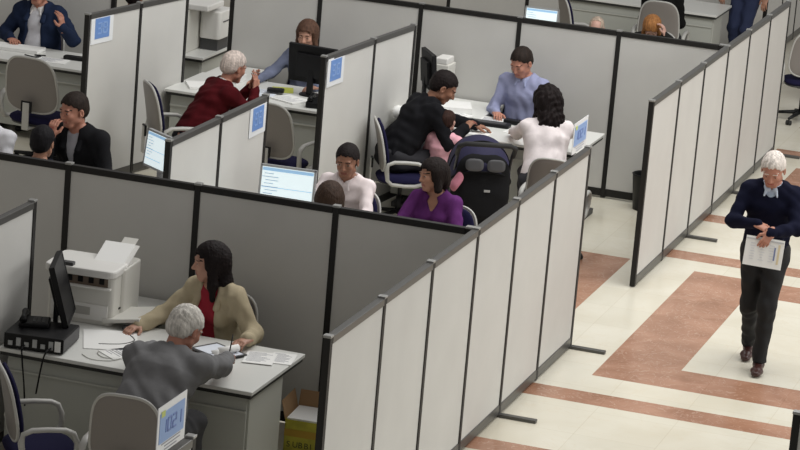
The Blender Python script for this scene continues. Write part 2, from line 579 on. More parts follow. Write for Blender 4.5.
# ------------------------------------------------------------------ desks
def desk(x0, x1, y0, y1, label, front=-1, ret=None, right_end='pedestal', name='desk'):
    """main slab x0..x1, y0..y1; the visitor's side is y0 if front=-1 else y1.  ret=(xa,xb,ya,yb): side return towards the wall"""
    t = empty(name, (x0, y0, 0))
    tag(t, label, 'desk', None)
    O = Vector((-x0, -y0, 0))
    M = Matrix.Translation(O)
    Z = 0.76
    top = MB()
    pts = [(x0, y0), (x1, y0), (x1, y1), (x0, y1)]
    top.prism(pts, Z - 0.026, Z, 0, M)
    if ret:
        top.b2((ret[0], ret[2], Z - 0.026), (ret[1], ret[3], Z), 0, M)
    top.build('desk_top', DESKT, t, 0.004)
    e = MB()
    e.b2((x0 + .012, y0 + .012, Z - 0.052), (x1 - .012, y1 - .012, Z - 0.026), 0, M)
    if ret:
        e.b2((ret[0] + .012, ret[2] + .002, Z - 0.052), (ret[1] - .012, ret[3] - .012, Z - 0.026), 0, M)
    e.build('edge_band', DESKE, t)
    yf = y0 + 0.06 if front < 0 else y1 - 0.06
    m = MB().b2((x0 + 0.05, yf - 0.009, 0.12), (x1 - 0.05, yf + 0.009, Z - 0.052), 0, M)
    mp = m.build('modesty_panel', DESKP, t)
    f = -0.006 if front < 0 else 0.006
    MB().b2((x0 + 0.05, yf + f * 3.0 - .006, 0.60), (x1 - 0.05, yf + f * 3.0 + .006, 0.613), 0, M).build('panel_ledge', DRAWER, mp)
    # right end: drawer pedestal seen side-on
    pd = MB().b2((x1 - 0.46, y0 + 0.085, 0.05), (x1 - 0.04, y1 - 0.30, Z - 0.052), 0, M).build('pedestal', DRAWER, t, 0.004)
    for k in range(3):
        yy = y1 - 0.30 if front < 0 else y0 + 0.085
        zz = 0.08 + 0.21 * k
        s_ = 1 if front < 0 else -1
        dr = MB().b2((x1 - 0.445, min(yy, yy + s_ * 0.018), zz), (x1 - 0.055, max(yy, yy + s_ * 0.018), zz + 0.195), 0, M).build('drawer', DESKP, pd)
    # feet bars
    for xx in (x0 + 0.10, x1 - 0.06):
        MB().b2((xx - 0.025, y0 + 0.02, 0.0), (xx + 0.025, y1 - 0.02, 0.05), 0, M).build('floor_bar', DARKG, t, 0.004)
    MB().b2((x0 + 0.06, y0 + 0.35, 0.04), (x0 + 0.12, y0 + 0.65, Z - 0.052), 0, M).build('leg', DARKG, t, 0.004)
    if ret:
        m = MB().b2((ret[0] + 0.03, ret[3] - 0.06, 0.0), (ret[1] - 0.03, ret[3] - 0.04, Z - 0.052), 0, M)
        m.build('return_leg_panel', DESKP, t)
    return t


desk(-2.68, -0.90, 2.00, 3.0, 'light grey desk between the grey-haired man and the woman in the beige jacket', ret=(-2.70, -2.02, 3.0, 3.66))
desk(-2.70, -0.92, 10.22, 11.2, 'light grey desk between the light blue shirt clerk and the woman in white', ret=(-2.72, -2.08, 11.2, 11.80))
desk(-4.95, -3.28, 10.32, 11.28, 'light grey desk where the man in the red sweater leans', ret=(-4.92, -4.42, 11.28, 11.80))
desk(-7.35, -5.62, 10.55, 11.3, 'light grey desk in front of the man in the navy jacket, top left')
desk(-2.66, -1.2, 5.45, 6.35, 'desk behind the dark cross screen, under the lit monitor', front=1)
desk(-5.0, -3.35, 5.75, 6.40, 'desk behind the left part of the dark cross screen', front=1)
desk(-2.95, -1.1, 14.0, 14.8, 'desk beyond the far grey screen with a pale monitor on it', front=1)
desk(-3.30, -1.42, 18.35, 19.2, 'grey desk with a pedestal at the very top, left of the corridor screens')
desk(-0.25, 1.4, 17.75, 18.55, 'desk at the top right corner beyond the corridor screens')
desk(-5.92, -5.20, 11.92, 13.5, 'grey desk seen through the gap, carrying the top left printer', front=1)

# ------------------------------------------------------------------ chairs (customers' first)
chair(-1.26, 0.97, 4, 'beige-backed office chair behind the grey-haired man in the grey jacket, bottom left')
chair(-2.02, 1.25, -56, 'office chair with empty navy seat at the bottom left corner').scale = (1, 1, 0.92)
chair(-5.87, 9.64, -6, 'empty grey-backed office chair at the desk at the top left').scale = (1.18, 1.08, 1.04)
chair(-3.44, 9.42, -10, 'empty grey-backed office chair between the two side screens with notices')
chair(-0.88, 9.36, 4, 'office chair behind the woman in the white top, its corner above the corridor screens').scale = (0.95, 1, 0.90)
chair(-1.86, 17.45, 4, 'pale office chair behind the ginger-haired person at the top')
chair(-2.62, 16.85, -60, 'pale office chair right of the far monitor at the top edge')
chair(-0.06, 16.75, 22, 'office chair cut by the right edge near the top right corner')


def seat_for(res, label, rz, fwd=0.10, sc=0.93, dx=0.0, dy=0.0):
    a_ = math.radians(rz)
    l_ = res[1]
    c_ = chair(l_[0] - math.sin(a_) * fwd + dx, l_[1] + math.cos(a_) * fwd + dy, rz, label)
    c_.scale = (1, 1, sc)
    return c_


# ------------------------------------------------------------------ desk-top things
def monitor(loc, rz, label, lit=True, w_=0.40, h_=0.31, body=BLACKP, tilt=6, screen=0):
    """screen faces local -Y"""
    t = empty('monitor', loc, rz)
    tag(t, label, 'monitor')
    Zc = 0.12 + h_ / 2
    M = Matrix.Translation((0, 0, Zc)) @ Matrix.Rotation(math.radians(-tilt), 4, 'X')
    m = MB()
    m.box((0, 0, 0), (w_, 0.035, h_), 0, M)
    m.box((0, 0.032, -0.01), (w_ * 0.62, 0.035, h_ * 0.62), 0, M)
    m.build('casing', body, t, 0.006)
    m = MB()
    b = 0.017
    for q in (((0, -0.019, h_ / 2 - b / 2), (w_, 0.008, b)), ((0, -0.019, -h_ / 2 + b / 2), (w_, 0.008, b)), ((w_ / 2 - b / 2, -0.019, 0), (b, 0.008, h_)), ((-w_ / 2 + b / 2, -0.019, 0), (b, 0.008, h_))):
        m.box(q[0], q[1], 0, M)
    m.build('bezel', body if body is not BLACKP else BLACKP, t)
    s = MB().box((0, -0.0185, 0), (w_ - 2 * b, 0.003, h_ - 2 * b), 0, M).build('screen', SCREEN if lit else BLACKP, t)
    if lit:
        W, Hh = w_ - 2 * b, h_ - 2 * b
        for q in (((0, -0.0205, Hh * 0.44), (W * 0.98, 0.002, Hh * 0.08)), ((0, -0.0205, -Hh * 0.02), (W * 0.98, 0.002, Hh * 0.015)), ((-W * 0.1, -0.0205, -Hh * 0.30), (W * 0.75, 0.002, Hh * 0.02))):
            MB().box(q[0], q[1], 0, M).build('window_bar', SCREENB, s)
        m = MB()
        for k in range(7):
            zz = Hh * (0.33 - 0.085 * k)
            m.box((-W * (0.36 - 0.03 * (k % 3)), -0.0207, zz), (W * (0.18 + 0.07 * ((k * 5) % 3)), 0.002, Hh * 0.014), 0, M)
        m.build('screen_text', SCREENT, s)
    m = MB()
    m.prism([(x, y) for x, y in superell(0.11, 0.085, 2.4, 24)], 0, 0.016)
    m.b2((-0.03, 0.015, 0.01), (0.03, 0.045, Zc))
    m.build('stand', body, t, 0.003)
    return t


SCREEN = mat('lit_screen', (0.5, 0.6, 0.62), 0.3, emit=((0.80, 0.90, 0.93), 0.72))
SCREENB = mat('screen_bar_blue', (0.25, 0.42, 0.6), 0.3, emit=((0.30, 0.50, 0.72), 0.6))
SCREENT = mat('screen_text_blue', (0.2, 0.25, 0.35), 0.3, emit=((0.16, 0.25, 0.38), 0.6))
monitor((-2.47, 2.50, 0.74), 108, 'black monitor seen edge-on in front of the printer on the near desk', lit=False, w_=0.46, h_=0.42, tilt=16)
monitor((-3.72, 10.94, 0.76), 173, 'black monitor seen from behind, hiding the far clerk with the brown hair', lit=False, w_=0.50, h_=0.36)
monitor((-2.68, 11.26, 0.80), 122, 'black monitor seen from the side behind the man in the black suit', lit=False, w_=0.42, h_=0.36)
monitor((-2.23, 6.20, 0.76), 5, 'silver monitor with a bright window, left of the man in the white shirt', w_=0.45, h_=0.34, body=SILVER)
monitor((-3.38, 6.34, 0.88), -37, 'pale monitor with text at the foot of the side screen, left of the blue notice', w_=0.34, h_=0.30, body=SILVER)
monitor((-2.54, 14.72, 0.80), 4, 'far pale blue monitor above the head of the man in the light blue shirt', w_=0.36, h_=0.30, body=SILVER)


t = empty('computer_case', (-3.40, 6.24, 0.76), -30)
tag(t, 'flat dark computer case under the pale tilted monitor, left of the side screen', 'computer')
MB().b2((-0.19, -0.14, 0.01), (0.19, 0.15, 0.12)).build('case', BLACKP, t, 0.004)
MB().b2((-0.17, -0.13, 0.0), (0.17, 0.14, 0.012)).build('base_pad', BLACKR, t)


def printer(loc, rz, label):
    t = empty('printer', loc, rz)
    tag(t, label, 'printer')
    # front faces local -Y
    m = MB().prism(rrect(0.46, 0.44, 0.03), 0.0, 0.30).build('body', PRINTC, t, 0.006)
    MB().b2((-0.20, -0.228, 0.03), (0.20, -0.218, 0.13)).build('paper_drawer', PRINTW, t, 0.003)
    MB().b2((-0.08, -0.233, 0.06), (0.08, -0.226, 0.11)).build('drawer_grip', PRINTD, t, 0.003)
    # output slot with dark teeth
    m = MB().b2((-0.20, -0.221, 0.245), (0.19, -0.215, 0.302))
    m.build('output_slot', mat('slot_brown', (0.16, 0.12, 0.09), 0.6), t)
    for k in range(5):
        MB().b2((-0.17 + k * 0.075, -0.225, 0.262), (-0.135 + k * 0.075, -0.216, 0.298)).build('slot_roller', BLACKP, t)
    MB().b2((-0.215, -0.25, 0.232), (0.215, -0.19, 0.244)).build('output_tray', PRINTW, t, 0.003)
    # scanner lid, feeder
    MB().prism(rrect(0.50, 0.40, 0.05), 0.302, 0.352, 0, Matrix.Translation((-0.01, -0.04, 0))).build('scanner_lid', PRINTW, t, 0.012)
    MB().box((0, 0, 0), (0.08, 0.05, 0.022), 0, Matrix.Translation((-0.10, -0.20, 0.362))).build('control_panel', DARKG, t, 0.004)
    M = Matrix.Translation((0.13, 0.10, 0.375)) @ Matrix.Rotation(math.radians(20), 4, 'X')
    MB().box((0, 0, 0), (0.23, 0.26, 0.008), 0, M).build('feed_tray', PRINTW, t)
    MB().box((-0.02, -0.02, 0.008), (0.21, 0.297, 0.004), 0, M).build('sheet', PAPER, t)
    MB().box((0.03, 0.16, 0.0), (0.10, 0.09, 0.006), 0, M).build('feed_extension', PRINTC, t)
    MB().prism(rrect(0.20, 0.36, 0.04), 0.0, 0.33, 0, Matrix.Translation((0.15, 0.10, 0))).build('rear_housing', PRINTC, t, 0.008)
    M = Matrix.Translation((0.28, -0.02, 0.05)) @ Matrix.Rotation(math.radians(-8), 4, 'Y')
    MB().box((0.02, -0.05, 0), (0.26, 0.34, 0.025), 0, M).build('side_tray', PRINTC, t, 0.004)
    MB().b2((0.231, -0.10, 0.085), (0.236, 0.10, 0.095)).build('side_slot', BLACKP, t)
    return t


printer((-2.49, 3.05, 0.76), 4, 'large cream office printer beside the left edge, sheet on its lid').scale = (1.02, 1.05, 1.1)
# printer seen through the gap
t = empty('printer', (-5.52, 12.36, 0.76), 0)
tag(t, 'cream printer seen through the gap between screens, top left', 'printer')
MB().b2((-0.20, -0.36, 0.0), (0.10, 0.06, 0.44)).build('tall_body', PRINTC, t, 0.012)
MB().prism(rrect(0.22, 0.36, 0.04), 0.12, 0.40, 0, Matrix.Translation((0.22, 0.12, 0))).build('side_unit', PRINTW, t, 0.01)
MB().b2((0.331, 0.02, 0.29), (0.336, 0.2, 0.30)).build('side_slot', DARKG, t)
MB().b2((-0.18, -0.34, 0.44), (0.30, 0.10, 0.50)).build('lid', PRINTW, t, 0.012)
MB().b2((0.12, -0.02, 0.0), (0.30, 0.26, 0.12)).build('pedestal', DARKG, t)
# printer in the corner behind the black suit
t = empty('printer', (-2.68, 11.60, 0.76), 0)
tag(t, 'small pale printer half hidden behind the monitor of the blue-shirt clerk', 'printer')
MB().b2((-0.02, -0.10, 0.0), (0.12, 0.14, 0.36)).build('body', PRINTC, t, 0.01)
MB().b2((-0.02, -0.09, 0.36), (0.10, 0.13, 0.42)).build('lid', PRINTW, t, 0.01)


def sheet(x, y, rz, label, z=0.762, w_=0.21, l_=0.297, th=0.003, m_=None, lines=True, name='paper_sheet', group=None, cat='paper'):
    t = MB()
    t.box((0, 0, th / 2), (w_, l_, th), 0)
    if lines:
        rr = random.Random(int(x * 1000) ^ int(y * 777))
        for k in range(9):
            ll = w_ * (0.4 + 0.4 * rr.random())
            t.box((-(w_ * 0.84 - ll) / 2, l_ * (0.4 - 0.09 * k), th + 0.0005), (ll, 0.006, 0.0006), 1)
    o = t.build(name, [m_ or PAPER, INK])
    o.location = (x, y, z)
    o.rotation_euler = (0, 0, math.radians(rz))
    tag(o, label, cat, group)
    return o


# near desk
sheet(-2.12, 2.55, 24, 'white sheet lying between the black monitor and the mouse', w_=0.36, l_=0.44, lines=False)
sheet(-1.93, 2.32, -38, 'printed sheet on the near desk just left of the grey-haired man', w_=0.21, l_=0.26)
sheet(-0.99, 2.80, 10, 'printed sheet at the right end of the near desk', w_=0.16, l_=0.25)
sheet(-1.12, 2.72, 12, 'white sheet under the clipboard on the near desk', w_=0.2, l_=0.27, z=0.7655)
t = empty('clipboard', (-1.40, 2.68, 0.770), -28)
tag(t, 'dark clipboard with curled white form between the two at the near desk', 'clipboard')
MB().box((0, 0, 0.004), (0.31, 0.24, 0.008)).build('board', DARKG, t)
MB().box((0.01, -0.005, 0.010), (0.27, 0.20, 0.003)).build('form', PAPERB, t)
m = MB()
arc = [(0.02 + 0.045 * math.cos(a) - 0.02, 0.018 + 0.03 * math.sin(a)) for a in [math.radians(200 + 28 * i) for i in range(9)]]
vsx = []
for i, (xx, zz) in enumerate(arc):
    vsx += [(xx + 0.07, -0.09, zz + 0.022), (xx + 0.07, 0.09, zz + 0.022)]
m.add(vsx, [(2 * i, 2 * i + 1, 2 * i + 3, 2 * i + 2) for i in range(len(arc) - 1)], 0, True)
cp = m.build('curled_page', PAPER, t)
sd = cp.modifiers.new('Solidify', 'SOLIDIFY')
sd.thickness = 0.0015


def mouse(x, y, rz, label, z=0.76):
    t = empty('computer_mouse', (x, y, z), rz)
    tag(t, label, 'mouse')
    MB().ball((0, 0, 0.012), (0.03, 0.052, 0.022), 16).build('shell', DARKG, t)
    MB().ball((0, 0.025, 0.033), (0.004, 0.012, 0.004), 8).build('wheel', SILVER, t)
    return t


mouse(-2.12, 2.83, 60, 'dark mouse under the hand of the woman in the beige jacket')
mouse(-4.33, 11.05, 20, 'dark mouse under the hand of the far clerk with the brown hair')

# computer case lying flat with sockets at the near end
t = empty('computer_case', (-2.46, 2.215, 0.76), 8)
tag(t, 'flat black computer case lying on the near desk at the left edge', 'computer')
MB().b2((-0.21, -0.19, 0.008), (0.19, 0.19, 0.108)).build('case', BLACKP, t, 0.004)
MB().b2((0.191, -0.186, 0.02), (0.194, 0.186, 0.10)).build('side_grille', DARKG, t)
m = MB()
for k in range(6):
    m.b2((-0.18 + 0.055 * k, -0.196, 0.03), (-0.15 + 0.055 * k, -0.189, 0.085 if k % 2 else 0.06))
m.build('sockets', SILVER, t)
MB().b2((0.135, -0.195, 0.02), (0.175, -0.191, 0.09)).build('white_label', PAPER, t)
m = MB()
for i in (-1, 1):
    for j in (-1, 1):
        m.cyl((i * 0.16, j * 0.15, 0.0), (i * 0.16, j * 0.15, 0.01), 0.015)
m.build('rubber_foot', BLACKR, t)

t = empty('telephone', (-2.55, 2.27, 0.869), 20)
tag(t, 'black desk telephone lying on top of the computer case', 'telephone')
MB().prism([(-0.10, -0.09), (0.10, -0.09), (0.10, 0.09), (-0.10, 0.09)], 0.0, 0.035).build('base', BLACKP, t, 0.01)
MB().tube([(-0.07, -0.10, 0.055), (-0.07, -0.06, 0.065), (-0.07, 0.06, 0.065), (-0.07, 0.10, 0.055)], [0.026, 0.018, 0.018, 0.026], 12).build('handset', BLACKP, t)
m = MB()
for i in range(3):
    for j in range(4):
        m.box((0.0 + 0.03 * i, -0.05 + 0.028 * j, 0.037), (0.02, 0.016, 0.006))
m.build('keypad', DARKG, t)


def cable(pts, label, r=0.0035, z=None, m_=None):
    P = [Vector(p) for p in pts]
    out = []
    for i in range(len(P) - 1):
        p0, p1, p2, p3 = P[max(0, i - 1)], P[i], P[i + 1], P[min(len(P) - 1, i + 2)]
        for k in range(8):
            t_ = k / 8
            out.append(0.5 * ((2 * p1) + (-p0 + p2) * t_ + (2 * p0 - 5 * p1 + 4 * p2 - p3) * t_ ** 2 + (-p0 + 3 * p1 - 3 * p2 + p3) * t_ ** 3))
    out.append(P[-1])
    o = MB().tube(out, r, 6).build('cable', m_ or BLACKP)
    tag(o, label, 'cable')
    return o


cable([(-2.15, 2.42, 0.765), (-2.02, 2.50, 0.765), (-1.98, 2.62, 0.765), (-2.05, 2.72, 0.765), (-2.12, 2.79, 0.767)], 'thin dark mouse cable curving over the near desk', 0.004)
cable([(-2.15, 2.15, 0.764), (-2.05, 2.08, 0.764), (-1.93, 2.12, 0.764), (-1.90, 2.24, 0.764), (-2.0, 2.33, 0.764), (-2.08, 2.25, 0.764), (-2.0, 2.16, 0.764), (-1.9, 2.2, 0.764)], 'pale looped wire in front of the computer case', 0.0025, m_=PRINTD)
cable([(-2.50, 2.07, 0.80), (-2.50, 1.98, 0.79), (-2.49, 1.965, 0.72), (-2.47, 1.97, 0.55), (-2.46, 1.98, 0.40)], 'black cable hanging over the front edge of the near desk, left', 0.006)
cable([(-2.32, 2.07, 0.80), (-2.33, 1.98, 0.79), (-2.35, 1.965, 0.70), (-2.38, 1.968, 0.5)], 'black cable hanging over the desk edge below the computer case', 0.006)

# blue shirt desk
t = empty('document_tray', (-2.02, 10.82, 0.76), 3)
tag(t, 'long black document tray on the desk behind the baby', 'tray')
MB().prism(rrect(0.58, 0.15, 0.03), 0.0, 0.03).build('tray', BLACKP, t, 0.006)
MB().prism(rrect(0.50, 0.10, 0.02), 0.03, 0.034).build('inset', DARKG, t)
sheet(-2.38, 11.22, 20, 'stack of white paper at the far left of the blue-shirt clerk desk', th=0.06, w_=0.30, l_=0.32, lines=False, name='paper_stack')
sheet(-2.30, 10.98, -15, 'loose white sheets in front of the paper stack on the blue-shirt clerk desk', th=0.01, w_=0.24, l_=0.26)
sheet(-2.58, 10.95, 40, 'white sheet by the face of the man in the black suit', w_=0.21, l_=0.28)
sheet(-1.95, 11.05, 5, 'white form under the hand of the blue-shirt clerk', w_=0.25, l_=0.18)
sheet(-1.60, 10.72, -8, 'white form in front of the woman in the white top', w_=0.25, l_=0.25)
sheet(-2.05, 10.42, 0, 'white sheet on the front edge of the desk between baby and stroller', w_=0.5, l_=0.2, lines=False)
o = MB().prism(rrect(0.20, 0.10, 0.02), 0, 0.035).build('card_reader', BLACKP, None, 0.006)
o.location = (-1.74, 11.02, 0.766)
tag(o, 'black flat device by the arm of the white-top woman', 'device')
for (px_, py_, lb) in ((-2.93 + 0.22, 10.45, 'crumpled white bag behind the shoulder of the man in the black suit'),):
    m = MB()
    rr = random.Random(3)
    for k in range(7):
        m.ball((rr.uniform(-.05, .05), rr.uniform(-.12, .12), 0.06 + rr.uniform(0, .05)), (rr.uniform(.04, .07), rr.uniform(.05, .09), rr.uniform(.04, .07)), 8)
    o = m.build('plastic_bag', PAPER)
    o.location = (px_ + 0.08, py_ - .05, 0.77)
    tag(o, lb, 'bag')

# red sweater desk
sheet(-4.72, 10.62, 30, 'white papers at the left end of the red-sweater man desk', th=0.02, w_=0.22, l_=0.3, name='paper_stack', lines=False)
sheet(-4.55, 11.08, -5, 'white paper behind the head of the man in red', th=0.06, w_=0.16, l_=0.22, name='paper_stack', lines=False)
sheet(-3.80, 10.62, 65, 'white sheets fanned in front of the black monitor', th=0.012, w_=0.26, l_=0.3)
sheet(-4.02, 11.0, 20, 'yellow-green paper beside the black monitor', w_=0.2, l_=0.24, m_=mat('yellow_green_paper', (0.55, 0.58, 0.10), 0.7), lines=False)
sheet(-4.15, 10.75, 8, 'pale form between the red-sweater man and the clerk', w_=0.3, l_=0.3, m_=PAPERB)
t = empty('calculator', (-4.02, 10.80, 0.78), 15)
tag(t, 'small black desk calculator left of the black monitor', 'calculator')
MB().prism(rrect(0.16, 0.09, 0.012), 0, 0.03).build('case', BLACKP, t, 0.004)
MB().box((0, 0.02, 0.032), (0.12, 0.025, 0.004)).build('display', DARKG, t)
t = empty('telephone', (-3.50, 10.52, 0.76), 12)
tag(t, 'black desk telephone below the black monitor, right of the fanned sheets', 'telephone')
MB().prism([(-0.10, -0.11), (0.10, -0.11), (0.10, 0.11), (-0.10, 0.11)], 0.0, 0.06).build('base', BLACKP, t, 0.012)
MB().tube([(-0.06, -0.11, 0.08), (-0.06, -0.06, 0.095), (-0.06, 0.06, 0.095), (-0.06, 0.11, 0.08)], [0.028, 0.018, 0.018, 0.028], 12).build('handset', BLACKP, t)

# navy jacket desk, top left
sheet(-6.80, 11.05, 4, 'stack of white papers in front of the man in the navy jacket', th=0.03, w_=0.50, l_=0.24, name='paper_stack', lines=False)
sheet(-6.3, 10.78, 8, 'white sheet near the front edge of the top left desk', w_=0.3, l_=0.22)
t = empty('stapler', (-6.07, 10.98, 0.76), 6)
tag(t, 'long black tray beside the papers on the top left desk', 'tray')
MB().prism(rrect(0.38, 0.09, 0.02), 0, 0.035).build('tray', BLACKP, t, 0.005)
cable([(-6.62, 10.84, 0.768), (-6.5, 10.80, 0.768), (-6.46, 10.86, 0.768), (-6.54, 10.90, 0.768), (-6.44, 10.93, 0.768)], 'black curled wire on the top left desk', 0.006)
t.name = 'pen_tray'

# bin
t = empty('waste_bin', (-0.57, 11.64, 0))
tag(t, 'round black waste bin against the far screen by the corridor', 'bin')
m = MB()
n = 28
prof = [(0.115, 0.0), (0.145, 0.33), (0.152, 0.34), (0.142, 0.345), (0.136, 0.33), (0.108, 0.015), (0.0, 0.015)]
prof = [(0.0, 0.0)] + prof
vs = [(r * math.cos(2 * PI * k / n), r * math.sin(2 * PI * k / n), z) for r, z in prof for k in range(n)]
fs = [(i * n + k, i * n + (k + 1) % n, (i + 1) * n + (k + 1) % n, (i + 1) * n + k) for i in range(len(prof) - 1) for k in range(n)]
m.add(vs, fs, 0, True)
m.build('bin_body', BLACKP, t)

# paper box by the end of the near desk
t = empty('cardboard_box', (-0.84, 3.30, 0), 4)
tag(t, 'yellow-green cardboard box of paper on the floor by the near desk', 'box')
BOXC = mat('box_yellow_green', (0.46, 0.42, 0.04), 0.5, noise=0.25, nscale=9)
BOXB = mat('box_brown', (0.33, 0.20, 0.10), 0.8)
m = MB()
a, b, h, th = 0.22, 0.16, 0.24, 0.004
for q in (((-a, -b, 0), (a, -b + th, h)), ((-a, b - th, 0), (a, b, h)), ((-a, -b, 0), (-a + th, b, h)), ((a - th, -b, 0), (a, b, h)), ((-a, -b, 0), (a, b, th))):
    m.b2(*q)
bx = m.build('carton', BOXC, t)
M = Matrix.Translation((-a, 0, h)) @ Matrix.Rotation(math.radians(-14), 4, 'Y')
MB().b2((-0.004, -b, 0.0), (0.0, b, 0.13), 0, M).build('flap', BOXB, t)
M = Matrix.Translation((0, b, h)) @ Matrix.Rotation(math.radians(-20), 4, 'X')
MB().b2((-a, 0.0, 0.0), (-0.05, 0.004, 0.12), 0, M).build('flap', BOXB, t)
MB().b2((-a + 0.01, -b + 0.008, 0.01), (a - 0.01, b - 0.008, h + 0.012)).build('paper_ream', PAPER, t)
MB().b2((-a - 0.001, -b - 0.0015, 0.125), (a, -b, 0.175)).build('orange_band', mat('box_orange', (0.48, 0.30, 0.03), 0.6), t)
LET = mat('box_lettering', (0.06, 0.07, 0.02), 0.7)
for i_, ch in enumerate('SUBBIE PAS'):
    if ch == ' ':
        continue
    cu = bpy.data.curves.new('letter', 'FONT')
    cu.body = ch
    cu.size = 0.058
    cu.extrude = 0.001
    lo = bpy.data.objects.new('letter', cu)
    COL.objects.link(lo)
    bpy.context.view_layer.update()
    lm = bpy.data.meshes.new_from_object(lo.evaluated_get(bpy.context.evaluated_depsgraph_get()))
    bpy.data.objects.remove(lo)
    lo = link('letter', lm, LET, t)
    lo.location = (-0.20 + i_ * 0.041, -b - 0.001, 0.05)
    lo.rotation_euler = (PI / 2, 0, 0)


# ------------------------------------------------------------------ stroller
def stroller(loc, rz):
    t = empty('baby_stroller', loc, rz)
    tag(t, 'black baby stroller with navy hood, between the purple-top woman and the desk', 'stroller')
    # travels towards local +Y; handle at -Y
    FR = mat('stroller_frame', (0.05, 0.05, 0.055), 0.35, 0.6)
    FAB = mat('stroller_black_fabric', (0.007, 0.007, 0.008), 0.9, bump=0.2, bscale=60, spec=0.2)
    HOOD = mat('stroller_navy_fabric', (0.012, 0.010, 0.045), 0.8, bump=0.15, bscale=60)
    m = MB()
    for s in (-1, 1):
        x = s * 0.23
        m.tube([(x, -0.42, 1.02), (x, -0.30, 0.92), (x, 0.05, 0.45), (x, 0.38, 0.12)], 0.014, 8)
        m.tube([(x, -0.36, 0.12), (x, -0.12, 0.40), (x, 0.02, 0.55)], 0.013, 8)
    m.tube([(-0.23, -0.36, 0.14), (0.23, -0.36, 0.14)], 0.011, 8)
    m.tube([(-0.23, 0.34, 0.16), (0.23, 0.34, 0.16)], 0.011, 8)
    m.build('frame', FR, t)
    MB().tube([(-0.24, -0.30, 0.92), (-0.24, -0.40, 1.0), (-0.19, -0.44, 1.03), (0.19, -0.44, 1.03), (0.24, -0.40, 1.0), (0.24, -0.30, 0.92)], 0.019, 10).build('handle', BLACKR, t)
    # hood: ribs of half arcs about a side pivot, from upright back to forward
    n, k = 22, 12
    vs, fs = [], []
    for i in range(k + 1):
        a = math.radians(-62 + 132 * i / k)
        sc = 1 + 0.03 * math.sin(i * PI)
        for j in range(n + 1):
            th = PI * j / n
            x = -0.265 * math.cos(th)
            r = 0.40 * (math.sin(th) ** 0.62)
            vs.append((x, -0.02 + r * math.sin(a), 0.62 + r * math.cos(a) * 0.98))
    for i in range(k):
        for j in range(n):
            q = i * (n + 1) + j
            fs.append((q, q + 1, q + n + 2, q + n + 1))
    m = MB()
    m.add(vs, fs, 0, True)
    h = m.build('hood', HOOD, t)
    sd = h.modifiers.new('Solidify', 'SOLIDIFY')
    sd.thickness = 0.006
    for i in (0, 4, 8, 12):
        pts = [Vector(v) * 1.0 for v in vs[i * (n + 1):(i + 1) * (n + 1)]]
        MB().tube(pts, 0.008, 6).build('hood_rib', FAB, h)
    for s_ in (-1, 1):
        M = Matrix.Translation((s_ * 0.092, -0.372, 0.855)) @ Matrix.Rotation(math.radians(-12), 4, 'X')
        m = MB().pad(superell(0.078, 0.048, 3, 24), [0.05, 0.6, 0.9, 1], 0.02, None, M, 0, 8)
        m.build('rear_window', mat('stroller_mesh_grey', (0.07, 0.07, 0.075), 0.6), t)
    # carrycot
    MB().pad([(x, z) for x, z in superell(0.235, 0.30, 3.5, 36)], [0.05, 0.4, 0.7, 0.9, 1], 0.34, None, Matrix.Translation((0, -0.02, 0.52)) @ Matrix.Rotation(math.radians(-78), 4, 'X'), 0, 5).build('seat_shell', FAB, t)
    m = MB()
    M = Matrix.Translation((0, -0.315, 0.68)) @ Matrix.Rotation(math.radians(-12), 4, 'X')
    m.pad(superell(0.235, 0.25, 3.2, 34), [0.05, 0.6, 0.85, 0.95, 1], 0.11, lambda x, z: 0.012 * math.sin(28 * z) + 0.5 * x * x, M, 0, 5)
    m.build('rear_bag', FAB, t)
    MB().box((0.03, -0.385, 0.66), (0.05, 0.006, 0.018)).build('emblem_patch', SILVER, t)
    MB().b2((-0.2, -0.26, 0.17), (0.2, 0.22, 0.30)).build('basket', FAB, t, 0.02)
    for s in (-1, 1):
        for y in (-0.36, 0.36):
            x = s * 0.25
            wl = MB().cyl((x - 0.018, y, 0.10), (x + 0.018, y, 0.10), 0.10, n=24).build('wheel', BLACKR, t)
            MB().cyl((x - 0.021, y, 0.10), (x + 0.021, y, 0.10), 0.05, n=16).build('hub', SILVER, wl)
    return t


stroller((-1.42, 8.76, 0), 24).scale = (1.0, 1.05, 1.11)
o = MB().pad(superell(0.05, 0.085, 2.2, 24), [0.05, 0.5, 0.85, 1], 0.06, lambda x, z: 0.3 * x * x + 0.02 * math.sin(30 * z), None, 0, 2).build('pink_blanket', mat('pink_cloth', (0.42, 0.15, 0.20), 0.85, bump=0.3, bscale=40))
o.location = (-1.47, 8.30, 0.80)
o.rotation_euler = (math.radians(-15), 0, math.radians(-25))
tag(o, 'pink cloth hanging at the left side of the black stroller', 'cloth')


